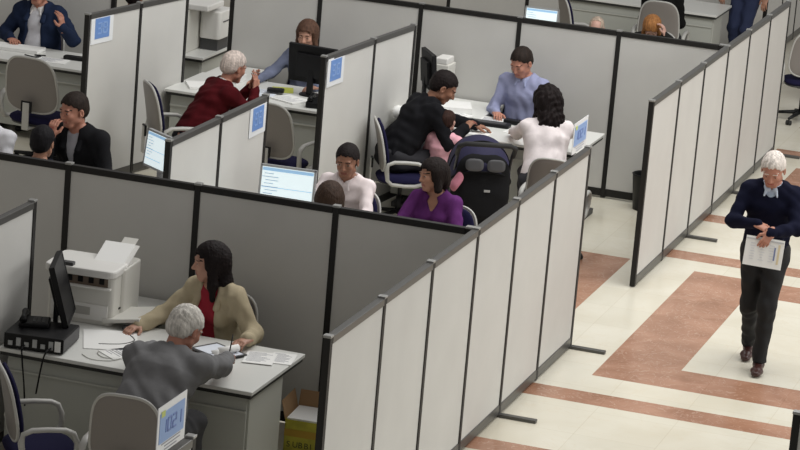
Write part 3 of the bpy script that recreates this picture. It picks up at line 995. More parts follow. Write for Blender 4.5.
# ------------------------------------------------------------------ people: signed-distance modelling
class Field:
    def __init__(self, lo, hi, vox):
        self.lo = np.array(lo, float) - 3 * vox
        self.vox = vox
        n = np.ceil((np.array(hi) + 3 * vox - self.lo) / vox).astype(int) + 1
        self.ax = [self.lo[i] + vox * np.arange(n[i]) for i in range(3)]
        self.B = 0.07
        self.a = np.full(tuple(n), self.B, np.float32)

    def region(self, lo, hi, mg):
        sl = []
        for i in range(3):
            a = int(np.searchsorted(self.ax[i], lo[i] - mg))
            b = int(np.searchsorted(self.ax[i], hi[i] + mg))
            if b - a < 1:
                return None
            sl.append(slice(a, b))
        X = self.ax[0][sl[0]][:, None, None]
        Y = self.ax[1][sl[1]][None, :, None]
        Z = self.ax[2][sl[2]][None, None, :]
        return tuple(sl), X, Y, Z

    def prim(self, p, grow=0.0):
        """p = dict(a,b,ra,rb,n,s,k,c) cone with optional stretch s along n;  or ellipsoid c,r,R"""
        k = p.get('k', 0.03)
        if 'r' in p:                      # ellipsoid
            c, r, R = np.array(p['c'], float), np.array(p['r'], float) + grow, p.get('R')
            mr = max(r)
            g = self.region(c - mr, c + mr, k + 0.02)
            if g is None:
                return
            sl, X, Y, Z = g
            X, Y, Z = X - c[0], Y - c[1], Z - c[2]
            if R is not None:
                R = np.array(R)
                u = R[0, 0] * X + R[1, 0] * Y + R[2, 0] * Z
                v = R[0, 1] * X + R[1, 1] * Y + R[2, 1] * Z
                w_ = R[0, 2] * X + R[1, 2] * Y + R[2, 2] * Z
            else:
                u, v, w_ = X, Y, Z
            q = np.sqrt((u / r[0]) ** 2 + (v / r[1]) ** 2 + (w_ / r[2]) ** 2)
            q2 = np.sqrt((u / r[0] ** 2) ** 2 + (v / r[1] ** 2) ** 2 + (w_ / r[2] ** 2) ** 2) + 1e-6
            d = q * (q - 1) / q2
        else:
            a, b = np.array(p['a'], float), np.array(p['b'], float)
            ra, rb = p['ra'] + grow, p['rb'] + grow
            s = p.get('s', 1.0)
            mr = max(ra, rb) * max(1, s)
            g = self.region(np.minimum(a, b) - mr, np.maximum(a, b) + mr, k + 0.02)
            if g is None:
                return
            sl, X, Y, Z = g
            ba = b - a
            L2 = max(1e-9, ba @ ba)
            X, Y, Z = X - a[0], Y - a[1], Z - a[2]
            t = np.clip((X * ba[0] + Y * ba[1] + Z * ba[2]) / L2, 0, 1)
            X, Y, Z = X - t * ba[0], Y - t * ba[1], Z - t * ba[2]
            if 'n' in p and s != 1:
                n = np.array(p['n'], float)
                n /= np.linalg.norm(n)
                w_ = (X * n[0] + Y * n[1] + Z * n[2])
                f = (1 - 1 / s)
                X, Y, Z = X - w_ * n[0] * f, Y - w_ * n[1] * f, Z - w_ * n[2] * f
            d = np.sqrt(X * X + Y * Y + Z * Z) - (ra + (rb - ra) * t)
        cur = self.a[sl]
        if p.get('sub'):
            h = np.clip(0.5 - 0.5 * (cur + d) / k, 0, 1)
            self.a[sl] = cur * (1 - h) - d * h + k * h * (1 - h)
        else:
            h = np.clip(0.5 + 0.5 * (cur - d) / k, 0, 1)
            self.a[sl] = cur * (1 - h) + d * h - k * h * (1 - h)

    def half(self, pt, n, k=0.0):
        """keep the side where (p-pt).n < 0"""
        n = np.array(n, float)
        n /= np.linalg.norm(n)
        d = (self.ax[0][:, None, None] - pt[0]) * n[0] + (self.ax[1][None, :, None] - pt[1]) * n[1] + (self.ax[2][None, None, :] - pt[2]) * n[2]
        self.a = np.maximum(self.a, d.astype(np.float32))

    def noise(self, amp, f, seed=0):
        r = np.random.RandomState(seed)
        X, Y, Z = self.ax[0][:, None, None], self.ax[1][None, :, None], self.ax[2][None, None, :]
        for i in range(4):
            v = r.normal(size=3)
            v = v / np.linalg.norm(v) * f * (1 + 0.5 * i)
            v2 = r.normal(size=3) * f * 0.4
            ph = r.rand() * 6
            self.a += (amp / 2.2 * np.sin(X * v[0] + Y * v[1] + Z * v[2] + ph + 1.5 * np.sin(X * v2[0] + Y * v2[1] + Z * v2[2]))).astype(np.float32)

    def mesh(self):
        g = openvdb.FloatGrid(self.B)
        g.copyFromArray(np.ascontiguousarray(np.clip(self.a, -self.B, self.B)))
        pts, quads = g.convertToQuads(0.0)
        pts = np.array(pts, float) * self.vox + self.lo
        return pts, np.array(quads, int)[:, ::-1] if VDB_FLIP else np.array(quads, int)


VDB_FLIP = True


def join_meshes(parts):
    vs, fs, off = [], [], 0
    for v, f in parts:
        if len(f) == 0:
            continue
        vs.append(v)
        fs.append(f + off)
        off += len(v)
    return np.vstack(vs), np.vstack(fs)


def np_mesh(name, v, f, mats, parent=None, mi=None):
    me = bpy.data.meshes.new(name)
    me.vertices.add(len(v))
    me.vertices.foreach_set('co', v.astype(np.float32).ravel())
    me.loops.add(len(f) * 4)
    me.loops.foreach_set('vertex_index', f.astype(np.int32).ravel())
    me.polygons.add(len(f))
    me.polygons.foreach_set('loop_start', np.arange(0, len(f) * 4, 4, dtype=np.int32))
    try:
        me.polygons.foreach_set('loop_total', np.full(len(f), 4, dtype=np.int32))
    except Exception:
        pass
    me.update(calc_edges=True)
    me.validate()
    o = link(name, me, mats, parent)
    me.polygons.foreach_set('use_smooth', np.ones(len(me.polygons), bool))
    if mi is not None and len(mi) == len(me.polygons):
        me.polygons.foreach_set('material_index', mi.astype(np.int32))
    return o


def V(*a):
    return np.array(a, float)


def unit(v):
    return v / (np.linalg.norm(v) + 1e-9)


def rotx(a):
    c, s = math.cos(a), math.sin(a)
    return np.array([[1, 0, 0], [0, c, -s], [0, s, c]])


def rotz(a):
    c, s = math.cos(a), math.sin(a)
    return np.array([[c, -s, 0], [s, c, 0], [0, 0, 1]])


def roty(a):
    c, s = math.cos(a), math.sin(a)
    return np.array([[c, 0, s], [0, 1, 0], [-s, 0, c]])


def ik(s, t, l1, l2, pole):
    d = t - s
    L = np.linalg.norm(d)
    L2 = min(L, (l1 + l2) * 0.985)
    u = unit(d)
    t = s + u * L2
    a = (l1 * l1 - l2 * l2 + L2 * L2) / (2 * L2)
    h = math.sqrt(max(0, l1 * l1 - a * a))
    p = pole - u * (pole @ u)
    return s + u * a + unit(p) * h, t


def hand_prims(w_, d, n, side, curl=0.5, thumb=1.0):
    """wrist w_, fingers along d, palm facing n; side = thumb side (+-1 along d x n)"""
    d = unit(d)
    n = unit(n - d * (n @ d))
    s = np.cross(d, n) * side
    k = 0.008
    P = [dict(a=w_ - d * 0.03, b=w_, ra=0.024, rb=0.023, k=k, n=s, s=1.15),
         dict(a=w_, b=w_ + d * 0.075, ra=0.021, rb=0.0165, n=s, s=2.0, k=k)]
    for i, (o, L, r) in enumerate(((0.031, .076, .0092), (0.0105, .084, .0095), (-0.010, .078, .0091), (-0.030, .06, .0082))):
        b0 = w_ + d * (0.088 - abs(i - 1.2) * 0.004) + s * o
        f = d
        segs = (0.45, 0.32, 0.25)
        for j, q in enumerate(segs):
            ang = curl * (0.55 if j == 0 else 0.8) * (1 + 0.08 * i)
            f = unit(f * math.cos(ang) + np.cross(np.cross(f, n), f) * math.sin(ang))
            b1 = b0 + f * L * q
            P.append(dict(a=b0, b=b1, ra=r * (1 - .1 * j), rb=r * (0.9 - .1 * j), k=0.004))
            b0 = b1
    t0 = w_ + d * 0.022 + s * 0.030
    t1 = t0 + unit(d * 0.75 + s * 0.75 * thumb + n * 0.35) * 0.042
    t2 = t1 + unit(d * 1.0 + s * 0.25 * thumb + n * 0.35) * 0.036
    P.append(dict(a=t0 - d * 0.01 - s * 0.012, b=t1, ra=0.015, rb=0.0115, k=0.008))
    P.append(dict(a=t1, b=t2, ra=0.0115, rb=0.0090, k=0.004))
    return P


SKIN_TONES = {'light': (0.50, 0.27, 0.19), 'mid': (0.40, 0.20, 0.13), 'tan': (0.30, 0.14, 0.085), 'ruddy': (0.46, 0.21, 0.145), 'pink': (0.60, 0.36, 0.29)}
SHOE_BROWN = mat('shoe_leather_brown', (0.045, 0.015, 0.012), 0.35)
SHOE_BLACK = mat('shoe_leather_black', (0.012, 0.012, 0.012), 0.4)


def hair_mat(col):
    nm = 'hair_%02x%02x%02x' % tuple(int(255 * q) for q in col)
    if nm in _M:
        return _M[nm]
    m = mat(nm, col, 0.62, noise=0.35, nscale=55, bump=0.6, bscale=160, spec=0.18)
    nt = m.node_tree
    tc = [n for n in nt.nodes if n.type == 'TEX_COORD'][0]
    mp = nt.nodes.new('ShaderNodeMapping')
    mp.inputs['Scale'].default_value = (1.0, 1.0, 0.18)
    nt.links.new(tc.outputs['Object'], mp.inputs['Vector'])
    for n in nt.nodes:
        if n.type == 'TEX_NOISE':
            nt.links.new(mp.outputs['Vector'], n.inputs['Vector'])
    return m


def person(label, head, rz, stand=False, lean=8, sway=0.0, hpyr=(0, 0, 0), hl=None, hr=None, hln=None, hrn=None, curl=0.5,
           top=('knit', 'navy', (0.02, 0.03, 0.08)), under=None, collar=None, legs=(0.02, 0.02, 0.025), shoes='black',
           hair=('short', (0.01, 0.008, 0.006)), skin='mid', stature=1.0, vox=0.0085, girth=1.0, elbow=None, sleeve=1.0, female=False,
           pelvis_z=None, stride=0.0, group=None, lower=True, twist=0.0, hlf=None, hrf=None):
    """head=(x,y) world place of the head centre; hands are world points; rz=0 faces +y"""
    R = rotz(math.radians(rz))
    g = girth
    la = math.radians(lean)
    pz = (0.93 if stand else 0.545) if pelvis_z is None else pelvis_z
    pel = V(0, 0, pz)
    sp = V(math.sin(math.radians(sway)), math.sin(la), math.cos(la))
    sp = unit(sp)
    tl = 0.50 if not stand else 0.51
    neck = pel + sp * tl
    Rt = roty(math.radians(sway)) @ rotx(-la)
    Rtw = Rt @ rotz(math.radians(twist))
    hy, hp, hr_ = [math.radians(q) for q in hpyr]
    Rh = rotz(hy) @ rotx(-hp) @ roty(hr_)
    nd = unit(sp * 0.8 + V(0, 0.25, 1) * 0.5 + Rh @ V(0, 0.25, 0.4) * 0.5)
    hb = neck + nd * 0.085
    hc = hb + Rh @ V(0, 0.022, 0.088)
    # place so that the head centre is at the wished x,y
    off = R @ (hc * stature)
    loc = V(head[0] - off[0], head[1] - off[1], 0)
    tol = lambda q: (R.T @ (V(*q) - loc)) / stature
    sw = 0.168 * (0.92 if female else 1.0) * (0.5 + 0.5 * g)
    shl, shr = neck + Rtw @ V(-sw, 0.0, -0.045), neck + Rtw @ V(sw, 0.0, -0.045)
    ua, fa = 0.285, 0.255
    X = Rtw @ V(1, 0, 0)
    arms = []
    hands = []
    for sgn, sh, h, hn, hf in ((-1, shl, hl, hln, hlf), (1, shr, hr, hrn, hrf)):
        if h is None:
            tgt = (pel + V(sgn * 0.12, 0.36, 0.06)) if not stand else sh + V(sgn * 0.10, 0.05, -0.50)
        else:
            tgt = tol(h)
        pole = V(sgn * 0.55, -0.45, -0.7) if elbow is None else V(sgn * elbow[0], elbow[1], elbow[2])
        e, wr = ik(sh, tgt, ua, fa, pole)
        arms.append((sh, e, wr))
        fd = unit(wr - e)
        if hf is not None:
            fd = unit(R.T @ V(*hf))
        n = V(0, 0, -1) if hn is None else R.T @ V(*hn)
        if abs(fd @ unit(n)) > 0.95:
            n = V(-sgn, 0, 0)
        # thumb lies towards the body's middle when palms face down
        side = -1 if sgn > 0 else 1
        sd = np.cross(fd, unit(n))
        side = 1 if (sd @ V(-sgn, 0.1, 0.3)) > 0 else -1
        hands.append(hand_prims(wr, fd, n, side, curl))
    # legs
    legp = []
    for sgn in (-1, 1):
        hip = pel + V(sgn * 0.085, 0.0, -0.03)
        if stand:
            st = stride * sgn
            ank = V(sgn * 0.06, st, 0.085 + (0.03 if st < 0 else 0))
            kn, ank = ik(hip, ank, 0.42, 0.43, V(0, 1, 0))
        else:
            kn = V(sgn * 0.13, 0.42, 0.50)
            ank = V(sgn * 0.12, 0.40, 0.085)
        legp.append((hip, kn, ank))

    def torso(e=0.0, bottom=True):
        P = []
        f = g
        c = lambda t: pel + sp * tl * t
        bust = 0.012 if female else 0.0
        P.append(dict(a=c(0.02), b=c(0.30), ra=0.112 * f, rb=0.098 * f, n=Rt @ V(1, 0, 0), s=1.38, k=0.04))
        P.append(dict(a=c(0.30), b=c(0.72), ra=0.096 * f, rb=0.108 * (0.6 + 0.4 * f), n=X, s=1.40, k=0.05))
        P.append(dict(a=c(0.72), b=c(0.90), ra=0.106 * (0.6 + 0.4 * f), rb=0.072, n=X, s=1.50, k=0.05))
        P.append(dict(a=shl + V(0, 0, -0.005), b=shr + V(0, 0, -0.005), ra=0.056, rb=0.056, k=0.05))
        P.append(dict(a=c(0.92), b=c(1.03), ra=0.06, rb=0.05, n=X, s=1.5, k=0.05))
        if female:
            for s_ in (-1, 1):
                P.append(dict(c=c(0.66) + Rtw @ V(s_ * 0.075, 0.085, 0), r=(0.062, 0.055, 0.06), k=0.03))
        if g > 1.12:
            P.append(dict(c=c(0.30) + Rt @ V(0, 0.06, 0), r=(0.15, 0.10, 0.13), k=0.05))
        return P

    def armp(frac=1.0):
        P = []
        for (s_, e_, w__) in arms:
            P.append(dict(a=s_, b=e_, ra=0.049 * (0.6 + 0.4 * g), rb=0.039, k=0.035))
            P.append(dict(a=e_, b=e_ + (w__ - e_) * frac, ra=0.041, rb=0.041 + (0.026 - 0.041) * frac, k=0.025))
        return P

    def legprims():
        P = []
        for (h_, k_, a_) in legp:
            P.append(dict(a=h_, b=k_, ra=0.084 * (0.5 + 0.5 * g), rb=0.056, k=0.04))
            P.append(dict(a=k_, b=a_, ra=0.055, rb=0.037, k=0.03))
        P.append(dict(a=pel + V(-0.07, 0, -0.02), b=pel + V(0.07, 0, -0.02), ra=0.10 * g, rb=0.10 * g, k=0.04))
        return P

    HS = 1.12
    H = lambda v: hc + Rh @ V(*v) * HS

    def hscale(P):
        for p in P:
            if 'r' in p:
                p['r'] = tuple(x * HS for x in p['r'])
            else:
                p['ra'] *= HS
                p['rb'] *= HS
        return P

    def headprims():
        Rm = Rh
        P = [dict(c=H((0, -.014, .030)), r=(.074, .094, .086), R=Rm, k=.02),
             dict(c=H((0, .026, -.035)), r=(.058, .062, .074), R=Rm, k=.025),
             dict(a=H((-.02, .058, -.088)), b=H((.02, .058, -.088)), ra=.021, rb=.021, k=.02),
             dict(a=H((-.045, .01, -.06)), b=H((.045, .01, -.06)), ra=.024, rb=.024, k=.02),
             dict(a=H((-.033, .064, -.018)), b=H((.033, .064, -.018)), ra=.022, rb=.022, k=.02),
             dict(a=H((-.036, .076, .026)), b=H((.036, .076, .026)), ra=.011, rb=.011, k=.012),
             dict(c=H((-.031, .094, .006)), r=(.016, .012, .010), R=Rm, k=.012, sub=1),
             dict(c=H((.031, .094, .006)), r=(.016, .012, .010), R=Rm, k=.012, sub=1),
             dict(c=H((-.031, .0755, .005)), r=(.0135, .0115, .0105), R=Rm, k=.003),
             dict(c=H((.031, .0755, .005)), r=(.0135, .0115, .0105), R=Rm, k=.003),
             dict(a=H((0, .080, .016)), b=H((0, .104, -.024)), ra=.007, rb=.0105, k=.010),
             dict(a=H((-.010, .092, -.028)), b=H((.010, .092, -.028)), ra=.0085, rb=.0085, k=.008),
             dict(a=H((-.020, .080, -.053)), b=H((.020, .080, -.053)), ra=.0075, rb=.0075, k=.008),
             dict(a=H((-.016, .079, -.064)), b=H((.016, .079, -.064)), ra=.0075, rb=.0075, k=.007),
             dict(c=H((-.078, -.008, -.008)), r=(.009, .018, .031), R=Rm, k=.008),
             dict(c=H((.078, -.008, -.008)), r=(.009, .018, .031), R=Rm, k=.008),
             dict(c=H((-.083, -.002, -.006)), r=(.006, .009, .017), R=Rm, k=.005, sub=1),
             dict(c=H((.083, -.002, -.006)), r=(.006, .009, .017), R=Rm, k=.005, sub=1),
             dict(a=neck - sp * 0.03, b=H((0, -.025, -.055)), ra=.050, rb=.046, k=.025)]
        return hscale(P)

    def bounds(P, e=0.05):
        lo, hi = V(9, 9, 9), V(-9, -9, -9)
        for p in P:
            if 'r' in p:
                m_ = max(p['r'])
                lo = np.minimum(lo, p['c'] - m_)
                hi = np.maximum(hi, p['c'] + m_)
            else:
                m_ = max(p['ra'], p['rb']) * max(1, p.get('s', 1))
                lo = np.minimum(lo, np.minimum(p['a'], p['b']) - m_)
                hi = np.maximum(hi, np.maximum(p['a'], p['b']) + m_)
        return lo - e, hi + e

    def solve(P, vx, grow=0.0, noise=None, cuts=(), subs=(), carve=None):
        lo, hi = bounds(P, 0.03 + grow)
        F = Field(lo, hi, vx)
        for p in P:
            F.prim(p, 0 if p.get('sub') else grow)
        if noise:
            F.noise(*noise)
        for p in subs:
            F.prim(dict(p, sub=1))
        for pt, n in cuts:
            F.half(pt, n)
        if carve:
            Q = [F.ax[0][:, None, None] - hc[0], F.ax[1][None, :, None] - hc[1], F.ax[2][None, None, :] - hc[2]]
            hx, hy_, hz = [(Q[0] * Rh[0, i] + Q[1] * Rh[1, i] + Q[2] * Rh[2, i]) / HS for i in range(3)]
            for d in carve(hx, hy_, hz):
                F.a = np.maximum(F.a, (-d * HS).astype(np.float32))
        return F.mesh()

    root_name = 'person'
    # --- body (skin): one mesh.  coarse trunk and limbs, fine head and hands
    P = torso() + armp() + legprims() + [dict(a=neck - sp * 0.03, b=H((0, -.02, -.05)), ra=.05, rb=.046, k=.03), dict(c=H((0, -.02, .02)), r=(.06, .07, .08), k=.02)]
    bv = solve(P, 0.014)
    hv = solve(headprims(), 0.0046)
    parts = [bv, hv] + [solve(h_, 0.0042) for h_ in hands]
    v, f = join_meshes(parts)
    cen = v[f].mean(1)
    q = (cen - hc) @ Rh / HS
    mi = np.zeros(len(f), int)
    skm = mat('skin_' + skin, SKIN_TONES[skin], 0.55, noise=0.08, nscale=25)
    lips = mat('lips_' + skin, tuple(c * k_ for c, k_ in zip(SKIN_TONES[skin], (0.78, 0.5, 0.55))), 0.5)
    eyew = mat('eye_white', (0.34, 0.30, 0.27), 0.5)
    iris = mat('eye_dark', (0.02, 0.012, 0.008), 0.2)
    hcol = hair[1]
    browm = mat('brow_%02x%02x%02x' % tuple(int(255 * c) for c in hcol), hcol, 0.8)
    front = q[:, 1] > 0.05
    for s_ in (-1, 1):
        de = ((q[:, 0] - s_ * .031) / .0105) ** 2 + ((q[:, 2] - .005) / .0042) ** 2
        mi[front & (de < 1)] = 1
        di = ((q[:, 0] - s_ * .031) ** 2 + (q[:, 2] - .005) ** 2) ** 0.5
        mi[front & (di < .0055) & (abs(q[:, 2] - .005) < .0045)] = 2
        br = (abs(q[:, 0] - s_ * .032) < .019) & (abs(q[:, 2] - (.0285 - 8 * (abs(q[:, 0]) - .03) ** 2)) < .003)
        mi[front & br] = 4
    mi[(q[:, 1] > .075) & (abs(q[:, 0]) < .023) & (abs(q[:, 2] + .0585) < .0085)] = 3
    body = np_mesh(root_name, v, f, [skm, eyew, iris, lips, browm], None, mi)
    body.location = loc
    body.rotation_euler = (0, 0, math.radians(rz))
    body.scale = (stature,) * 3
    tag(body, label, 'person', group)

    sd = int(abs(head[0] * 37 + head[1] * 11) * 10) % 1000
    kind, cname, ccol = top
    cm = mat('cloth_' + cname, ccol, 0.9, noise=0.08, nscale=14, bump=0.55, bscale=12, spec=0.12)
    nk = dict(a=neck + nd * -0.01 + sp * 0.015 + V(0, 0.012, 0), b=neck + nd * 0.12, ra=0.062, rb=0.10, k=0.01)
    fr = Rtw @ V(0, 1, 0)
    hemc = ((pel - sp * (0.06 if stand else 0.035)), -sp)
    TA = torso() + armp(sleeve)
    vee = []
    if kind in ('vneck', 'blouse'):
        vee = [dict(a=neck + fr * 0.10 - sp * 0.02, b=neck + fr * 0.14 - sp * ((0.12 if female else 0.06) if kind == 'vneck' else 0.05), ra=0.050, rb=0.01, k=0.01)]
    if kind == 'open':
        w0 = 0.055
        vee = [dict(a=neck + fr * 0.10 + sp * 0.02, b=neck + fr * 0.17 - sp * 0.14, ra=0.075, rb=0.078, k=0.01),
               dict(a=neck + fr * 0.17 - sp * 0.14, b=neck + fr * 0.19 - sp * 0.60, ra=0.078, rb=0.10, k=0.01)]
        nm = 'jacket'
    elif kind == 'suit':
        vee = [dict(a=neck + fr * 0.10 + sp * 0.02, b=neck + fr * 0.15 - sp * 0.22, ra=0.06, rb=0.02, k=0.01)]
        nm = 'jacket'
    elif kind in ('vneck', 'knit'):
        nm = 'sweater'
    else:
        nm = 'shirt'
    extra = [dict(a=arms[i][2] - (arms[i][2] - arms[i][1]) * 0.0, b=arms[i][2] + unit(arms[i][2] - arms[i][1]) * 0.02, ra=0.02, rb=0.02, k=0.01) for i in (0, 1)] if False else []
    grow = {'open': 0.021, 'suit': 0.019, 'knit': 0.014, 'vneck': 0.014}.get(kind, 0.010)
    gv = solve(TA + extra, vox, grow, (0.0055, 34, sd), [hemc], [nk] + vee)
    np_mesh(nm, gv[0], gv[1], [cm], body)
    # wrist gets a small cuff ring
    if sleeve >= 0.99:
        cuf = []
        for (s_, e_, w__) in arms:
            u = unit(w__ - e_)
            cuf.append(solve([dict(a=w__ - u * 0.035, b=w__ - u * 0.012, ra=0.030 + grow * 0.6, rb=0.030 + grow * 0.6, k=0.01)], 0.006))
        cv = join_meshes(cuf)
        np_mesh('cuff', cv[0], cv[1], [cm], body)
    if under:
        um = mat('cloth_' + under[0], under[1], 0.85, noise=0.05, nscale=14, bump=0.2, bscale=260)
        xc = 0.085 if kind == 'vneck' else 0.125
        uv = solve(torso(), vox, 0.004 if kind == 'vneck' else 0.006, (0.002, 40, sd + 3), [hemc, (neck + X * xc, X), (neck - X * xc, -X), (neck - fr * 0.0, -fr)], [nk])
        np_mesh('undershirt' if kind == 'vneck' else 'shirt_front', uv[0], uv[1], [um], body)
    if collar:
        km = mat('cloth_' + collar[0], collar[1], 0.8, bump=0.15, bscale=260)
        ring = []
        for i in range(14):
            a0 = PI / 2 + 0.32 + (2 * PI - 0.64) * i / 14
            a1 = PI / 2 + 0.32 + (2 * PI - 0.64) * (i + 1) / 14
            dz = lambda a: 0.020 - 0.030 * max(0, math.sin(a))
            pt = lambda a: neck + Rtw @ V(0.066 * math.cos(a), 0.012 + 0.066 * math.sin(a), dz(a))
            ring.append(dict(a=pt(a0), b=pt(a1), ra=0.016, rb=0.016, n=sp, s=1.5, k=0.008))
        for s_ in (-1, 1):
            ring.append(dict(a=neck + Rtw @ V(s_ * 0.035, 0.075, -0.005), b=neck + Rtw @ V(s_ * 0.05, 0.105, -0.05), ra=0.014, rb=0.008, k=0.01))
        cv = solve(ring, 0.006, 0)
        np_mesh('collar', cv[0], cv[1], [km], body)
    if kind in ('open', 'suit'):
        # lapels
        lp = []
        for s_ in (-1, 1):
            w1 = 0.060 if kind == 'open' else 0.045
            lp.append(dict(a=neck + Rtw @ V(s_ * 0.07, 0.02, 0.02), b=neck + Rtw @ V(s_ * (w1 + 0.025), 0.125 * (0.6 + .4 * g), -0.10), ra=0.018, rb=0.020, n=X, s=1.3, k=0.01))
        lp.append(dict(a=neck + Rtw @ V(-0.07, -0.0, 0.02), b=neck + Rtw @ V(0, -0.058, 0.03), ra=0.018, rb=0.018, k=0.02))
        lp.append(dict(a=neck + Rtw @ V(0.07, -0.0, 0.02), b=neck + Rtw @ V(0, -0.058, 0.03), ra=0.018, rb=0.018, k=0.02))
        cv = solve(lp, 0.007, 0.0)
        np_mesh('lapel', cv[0], cv[1], [cm], body)
    if lower:
        tm = mat('trousers_%02x%02x%02x' % tuple(int(255 * c) for c in legs), legs, 0.85, bump=0.2, bscale=260)
        tv = solve(legprims(), vox * 1.2, 0.016, (0.006, 30, sd + 5), [(V(0, 0, 0.075), (0, 0, -1))])
        np_mesh('trousers', tv[0], tv[1], [tm], body)
        for (h_, k_, a_) in legp:
            ft = V(a_[0], a_[1], 0)
            dz = a_[2] - 0.085
            S = [dict(a=ft + V(0, -0.04, 0.045 + dz), b=ft + V(0, 0.12, 0.032 + dz * .3), ra=0.038, rb=0.030, n=V(1, 0, 0), s=1.12, k=0.03),
                 dict(a=ft + V(0, 0.12, 0.032 + dz * .3), b=ft + V(0, 0.19, 0.028), ra=0.032, rb=0.024, n=V(1, 0, 0), s=1.5, k=0.03),
                 dict(a=ft + V(0, -0.01, 0.06 + dz), b=ft + V(0, -0.005, 0.10 + dz), ra=0.040, rb=0.036, k=0.03)]
            sv = solve(S, 0.007, 0, None, [(V(0, 0, 0.002), (0, 0, -1))])
            np_mesh('shoe', sv[0], sv[1], [SHOE_BROWN if shoes == 'brown' else SHOE_BLACK], body)
    # --- hair
    hk = hair[0]
    hm = hair_mat(hcol)
    th = {'short': .008, 'grey': .010, 'thin': .006, 'long': .016, 'bob': .017, 'curly': .026, 'thick': .010}[hk]
    sk = lambda e, sub=0: dict(c=H((0, -.016, .030)), r=(.074 + e, .096 + e, .088 + e), R=Rh, k=.02)
    P = [sk(th)]
    P.append(dict(c=H((0, -.055, -.015)), r=(.062 + th, .05 + th, .06), R=Rh, k=.02))
    subs = []
    if hk in ('long', 'bob', 'curly'):
        dn = 0.26 if hk != 'bob' else 0.10
        wd = 1.0 if hk != 'curly' else 1.25
        P.append(dict(a=H((0, -.065, .02)), b=H((0, -.075, -dn * 0.55)), ra=.060 * wd, rb=.055 * wd, n=Rh @ V(1, 0, 0), s=1.35, k=.03))
        if dn > 0.2:
            P.append(dict(a=H((0, -.075, -.13)), b=H((0, -.085, -dn)), ra=.055 * wd, rb=.035 * wd, n=Rh @ V(1, 0, 0), s=1.5, k=.03))
        for s_ in (-1, 1):
            P.append(dict(a=H((s_ * .068, -.005, .03)), b=H((s_ * .080, .008, -.10 if hk == 'bob' else -.13)), ra=.022 * wd, rb=.022 * wd, n=Rh @ V(0, 1, 0), s=1.5, k=.025))
            if dn > 0.2:
                P.append(dict(a=H((s_ * .080, .008, -.12)), b=H((s_ * .080, .012, -.21)), ra=.024 * wd, rb=.016, k=.025))
    wav = lambda x, z: 0.005 * np.sin(x * 95 + sd) + 0.005 * np.sin(x * 240 + 1)
    mx = np.maximum
    if hk in ('long', 'bob', 'curly'):
        carve = lambda x, y, z: [mx(mx(np.abs(x) - (.057 - .25 * mx(z - .0, 0)), .030 - y), z - (.066 + wav(x, z)) + 2.5 * x * x),
                                 mx(mx(np.abs(x) - .05, .0 - y), z + .09), mx(.048 - y, z - .045) + 0 * x]
    elif hk == 'thin':
        carve = lambda x, y, z: [mx(.012 - y, z - (.058 + .42 * (y - .02)) - wav(x, z) + 5 * x * x), mx(-.028 - y, z + .030), z + .072,
                                 mx(mx(np.abs(x) - .050, -.01 - y), z - .2)]
    else:
        carve = lambda x, y, z: [mx(.016 - y, z - (.046 + .50 * (y - .02)) - wav(x, z) + 3 * x * x), mx(-.028 - y, z + .030 + 0 * x), z + .080]
    for s_ in (-1, 1):
        if hk not in ('long', 'bob', 'curly'):
            subs.append(dict(c=H((s_ * .082, .004, -.02)), r=(.022, .026, .040), R=Rh, k=.008))
    P, subs = hscale(P), hscale(subs)
    nz = (0.0016, 140, sd) if hk not in ('curly', 'grey') else ((0.0055, 85, sd) if hk == 'curly' else (0.0018, 150, sd))
    hvv = solve(P, 0.0055, 0, nz, (), subs, carve)
    np_mesh('hair', hvv[0], hvv[1], [hm], body)
    body['hc'] = 0
    del body['hc']
    return body, loc, (neck, arms, hc, Rh, R)


BLK = (0.008, 0.007, 0.007)
# ---- 1 the walking man
person('elderly man walking in the corridor in a navy sweater, holding a white folder', (1.39, 7.03), 186, stand=True, lean=5, hpyr=(-4, 30, 0),
       hr=(1.35, 6.84, 1.19), hl=(1.47, 6.78, 1.15), hrn=(0, 0.3, -1), hln=(-.2, 1, -.1), hrf=(0.85, -0.25, -0.3), hlf=(-0.35, -0.35, -.8), curl=0.75,
       top=('vneck', 'navy_sweater', (0.006, 0.007, 0.020)), under=('pale_blue_shirt', (0.42, 0.50, 0.62)), collar=('pale_blue_collar', (0.50, 0.57, 0.68)),
       legs=(0.007, 0.007, 0.008), shoes='brown', hair=('grey', (0.66, 0.60, 0.55)), skin='ruddy', stride=-0.20, girth=1.05, elbow=(0.9, -0.5, -0.35), stature=1.0)
t = empty('folder', (1.44, 6.745, 1.0), -4)
tag(t, 'white folder with printed sheet held by the walking elderly man', 'folder')
M = Matrix.Rotation(math.radians(-12), 4, 'X')
MB().box((0, 0, 0), (0.30, 0.006, 0.225), 0, M).build('cover', PAPER, t)
MB().box((0, -0.0045, 0.092), (0.29, 0.003, 0.012), 0, M).build('top_fold', mat('fold_grey', (0.55, 0.55, 0.56), 0.7), t)
m = MB()
rr = random.Random(5)
for k in range(7):
    for c_ in range(3):
        m.box((-0.09 + 0.075 * c_, -0.0045, 0.06 - 0.02 * k), (0.045 * (0.5 + rr.random() * .5), 0.002, 0.004), 0, M)
m.build('print_lines', mat('faint_print', (0.68, 0.69, 0.73), 0.8), t)
m = MB().box((0.085, -0.0045, 0.0), (0.012, 0.002, 0.10), 0, M)
m.build('blue_print', mat('blue_grey_print', (0.20, 0.24, 0.42), 0.8), t)
MB().box((0.115, -0.0045, 0.0), (0.016, 0.002, 0.15), 0, M).build('yellow_stripe', mat('faint_yellow', (0.72, 0.62, 0.42), 0.8), t)

